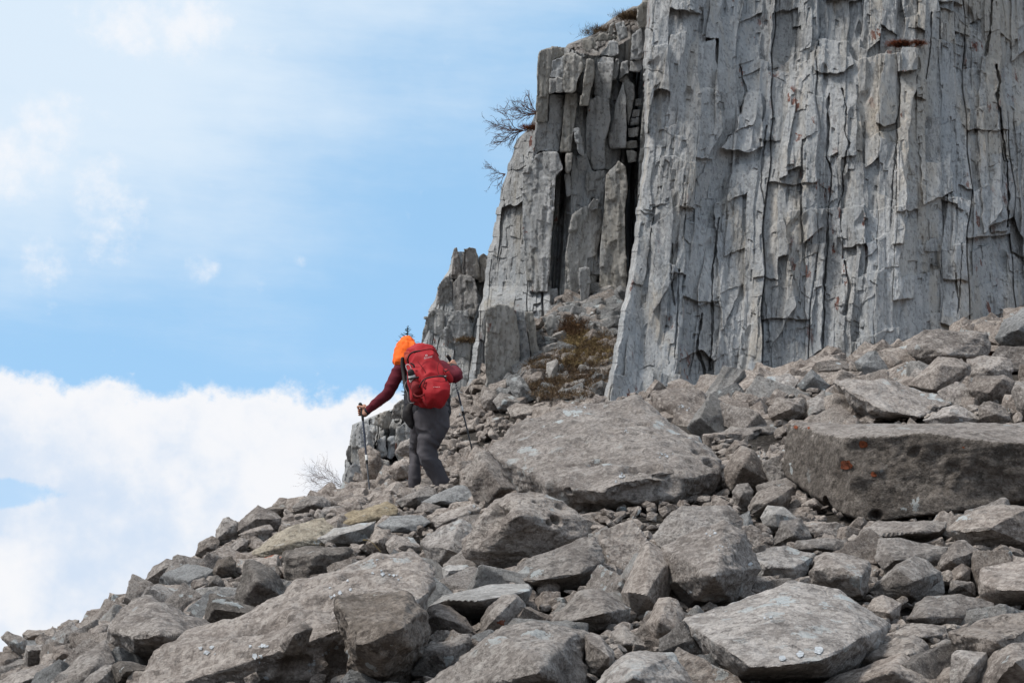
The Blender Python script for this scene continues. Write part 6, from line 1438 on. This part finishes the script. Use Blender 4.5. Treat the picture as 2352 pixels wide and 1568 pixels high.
# spruce sapling behind the walker's head
def spruce():
    org = Vector(W(934, 925, 26.4)); top = Vector(W(936, 742, 26.4)); H = (top - org).length; rng = np.random.default_rng(4)
    t = bpy.data.objects.new('spruce_sapling', None); COL.objects.link(t); t.location = org
    tag(t, 'small dark spruce sapling whose tip shows above the orange hood', 'tree')
    bm = bmesh.new(); section_tube(bm, [(Vector((0, 0, -.1)), .022, .022), (Vector((0, 0, H * .5)), .012, .012), (Vector((0, 0, H)), .003, .003)], 8, 3)
    me = bpy.data.meshes.new('trunk'); bm.to_mesh(me); bm.free(); me.materials.append(M_TWIG); link('trunk', me, (0, 0, 0), t)
    bm = bmesh.new()
    def needle_branch(p, d, L, r=.0035):
        n = max(2, int(L / .007)); s = d.cross(Vector((0, 0, 1))).normalized()
        for i in range(n):
            q = p + d * (L * i / n) + Vector((0, 0, .10 * L * (i / n) ** 2))
            for sg in (-1, 1, 0):
                v = (d * .6 + s * sg * .8 + Vector((0, 0, .25 if sg == 0 else .1))).normalized() * .020 * (1.15 - .5 * i / n)
                w = Vector((0, 0, .0022)); a = [bm.verts.new(q + w), bm.verts.new(q - w), bm.verts.new(q + v)]; bm.faces.new(a)
                w2 = d * .0022; a = [bm.verts.new(q + w2), bm.verts.new(q - w2), bm.verts.new(q + v)]; bm.faces.new(a)
    z = H * .1; 
    while z < H * .97:
        f = 1 - z / H; R = .02 + .135 * min(1, f / .22) * (1 if f < .3 else max(.5, 1.2 - f)); k = rng.integers(4, 7); a0 = rng.uniform(0, 6.28)
        for j in range(k):
            a = a0 + 6.283 * j / k + rng.normal(0, .2); d = Vector((math.cos(a), math.sin(a), rng.uniform(-.05, .25))).normalized(); needle_branch(Vector((0, 0, z + rng.normal(0, .006))), d, R * rng.uniform(.7, 1.1))
        z += rng.uniform(.030, .045)
    for a in range(6): needle_branch(Vector((0, 0, H * (.90 + .015 * a))), Vector((math.cos(a * 2.4), math.sin(a * 2.4), 1.2)).normalized(), .03)
    me = bpy.data.meshes.new('crown'); bm.to_mesh(me); bm.free(); me.materials.append(M_NEEDLE); link('crown', me, (0, 0, 0), t)
spruce()
# dry grass and moss
def grass_mat(name, a, b):
    m, n = newmat(name); P = n.n('ShaderNodeTexCoord').outputs['Object']
    c = n.mix(n.sstep(n.noise(P, 9.0, 4, .6), .4, .6), a, b); finish(n, c, .9); return m
M_GRASS = grass_mat('dry_grass_blades', (.15, .105, .06), (.085, .055, .035)); M_GRASY = grass_mat('yellow_grass_blades', (.24, .18, .085), (.15, .10, .05)); M_MOSS = grass_mat('brown_moss', (.075, .042, .025), (.12, .07, .035))
def blades(pts, nrm, n_per, h, seed, spread=.05, lean=.6, wid=.0035):
    r = np.random.default_rng(seed); m = len(pts) * n_per
    p = np.repeat(pts, n_per, 0) + r.normal(0, spread, (m, 3)) * np.array([1, 1, .25]); up = np.repeat(nrm, n_per, 0) + r.normal(0, lean, (m, 3)); up /= np.linalg.norm(up, axis=1, keepdims=True)
    L = h * r.uniform(.5, 1.2, (m, 1)); side = np.cross(up, r.normal(0, 1, (m, 3))); side /= np.linalg.norm(side, axis=1, keepdims=True)
    V = np.stack([p - side * wid, p + side * wid, p + up * L + np.array([0, 0, -.15]) * L], 1).reshape(-1, 3)
    return V, np.arange(len(V)).reshape(-1, 3)
def ground_pts(poly, n, seed, dmin=20, dmax=32):
    r = np.random.default_rng(seed); a = np.array(poly, float); out = []
    while len(out) < n:
        x, y = r.uniform(a[:, 0].min(), a[:, 0].max()), r.uniform(a[:, 1].min(), a[:, 1].max())
        if inpoly(np.array([x]), np.array([y]), a)[0]:
            D = gdepth(x, y, dmin, dmax)
            if D: 
                q = W(x, y, D); q[2] = gz(q[0], q[1]) + .10; out.append(q)
    return np.array(out)
G1 = [(1190, 900), (1210, 850), (1290, 820), (1330, 790), (1400, 780), (1410, 830), (1392, 900), (1330, 930), (1240, 935)]
G2 = [(1300, 800), (1330, 770), (1400, 800), (1395, 850), (1340, 860), (1290, 850)]
G3 = [(1290, 790), (1300, 750), (1340, 760), (1345, 790)]
def stuffmesh(name, parts, label):
    Vs, Fs, Ms, off = [], [], [], 0; mats = []
    for V, F, m in parts:
        if m not in mats: mats.append(m)
        Vs.append(V); Fs.append(F + off); off += len(V); Ms.append(np.full(len(F), mats.index(m), np.int32))
    me = mesh_np(name, np.vstack(Vs), np.vstack(Fs)); [me.materials.append(m) for m in mats]; me.polygons.foreach_set('material_index', np.concatenate(Ms)[:len(me.polygons)])
    return tag(link(name, me), label, kind='stuff')
up3 = lambda n: np.tile(np.array([[0, -.3, 1.]]), (n, 1))
gp1 = ground_pts(G1, 420, 1); gp2 = ground_pts(G2, 160, 2); gp3 = ground_pts(G3, 40, 3)
stuffmesh('dry_grass', [(*blades(gp1, up3(len(gp1)), 40, .06, 4, .05, .7), M_GRASS), (*blades(gp2, up3(len(gp2)), 60, .06, 5, .05, .8), M_GRASY), (*blades(gp3, up3(len(gp3)), 120, .10, 6, .06, .7), M_MOSS)], 'matted dry brown grass and moss in the gully between the cliffs')
def tuft(x, y, D, R, label, mat, n=500, h=.10, seed=1, cat='grass tuft'):
    r = np.random.default_rng(seed); p = r.normal(0, 1, (n, 3)) * np.array([R, R * .5, R * .18]); nn = np.tile(np.array([[0, -.4, 1.]]), (n, 1))
    V, F = blades(p, nn, 3, h, seed, .01, .8, .003)
    o = link('grass_tuft', mesh_np('grass_tuft', V, F, mat), W(x, y, D)); return tag(o, label, cat, 'dry tufts on the rock ledges')
M_RED = grass_mat('rust_brown_plant', (.16, .045, .02), (.08, .03, .015))
tuft(2068, 102, float(main_D(2068., 100.)) - .16, .07, 'rust brown plant cushion on top of the broken pillar high on the cliff', M_RED, 700, .06, 1)
tuft(2108, 100, float(main_D(2108., 98.)) - .16, .05, 'small brown tuft right of the rust brown plant cushion', M_RED, 300, .05, 2)
tuft(1074, 782, 31.0, .10, 'dry brown tuft on the ledge right of the hood', M_GRASS, 500, .07, 3)
tuft(1222, 294, 27.3, .09, 'dry tuft on the step of the buttress edge', M_RED, 400, .07, 4)
tuft(1392, 76, 29.0, .16, 'dry grass on the shoulder above the buttress', M_GRASS, 900, .10, 5)
tuft(1456, 38, 28.8, .12, 'dry brown grass under the top of the main cliff', M_GRASS, 900, .10, 6)
tuft(1260, 868, 25.0, .06, 'reddish moss clump left of the pale upright block', M_RED, 300, .05, 7)
# lone dry stalks among the boulders
def stalk(x0, y0, x1, y1, D, label, seed):
    org = Vector(W(x0, y0, D)); tip = Vector(W(x1, y1, D + .02)) - org
    bm = bmesh.new(); section_tube(bm, [(Vector((0, 0, 0)), .002, .002), (tip * .5 + Vector((0, 0, .02)), .0018, .0018), (tip * .85 + Vector((0, 0, .01)), .0016, .0016)], 5, 3)
    section_tube(bm, [(tip * .85 + Vector((0, 0, .01)), .003, .003), (tip, .005, .003)], 5, 2)
    me = bpy.data.meshes.new('grass_stalk'); bm.to_mesh(me); bm.free(); me.materials.append(M_GRASY); tag(link('grass_stalk', me, org), label, 'grass stalk')
stalk(*ov('B', [(988, 578)])[0], *ov('B', [(855, 487)])[0], 10.9, 'dry grass stalk bending left above the giant white flecked slab', 1)
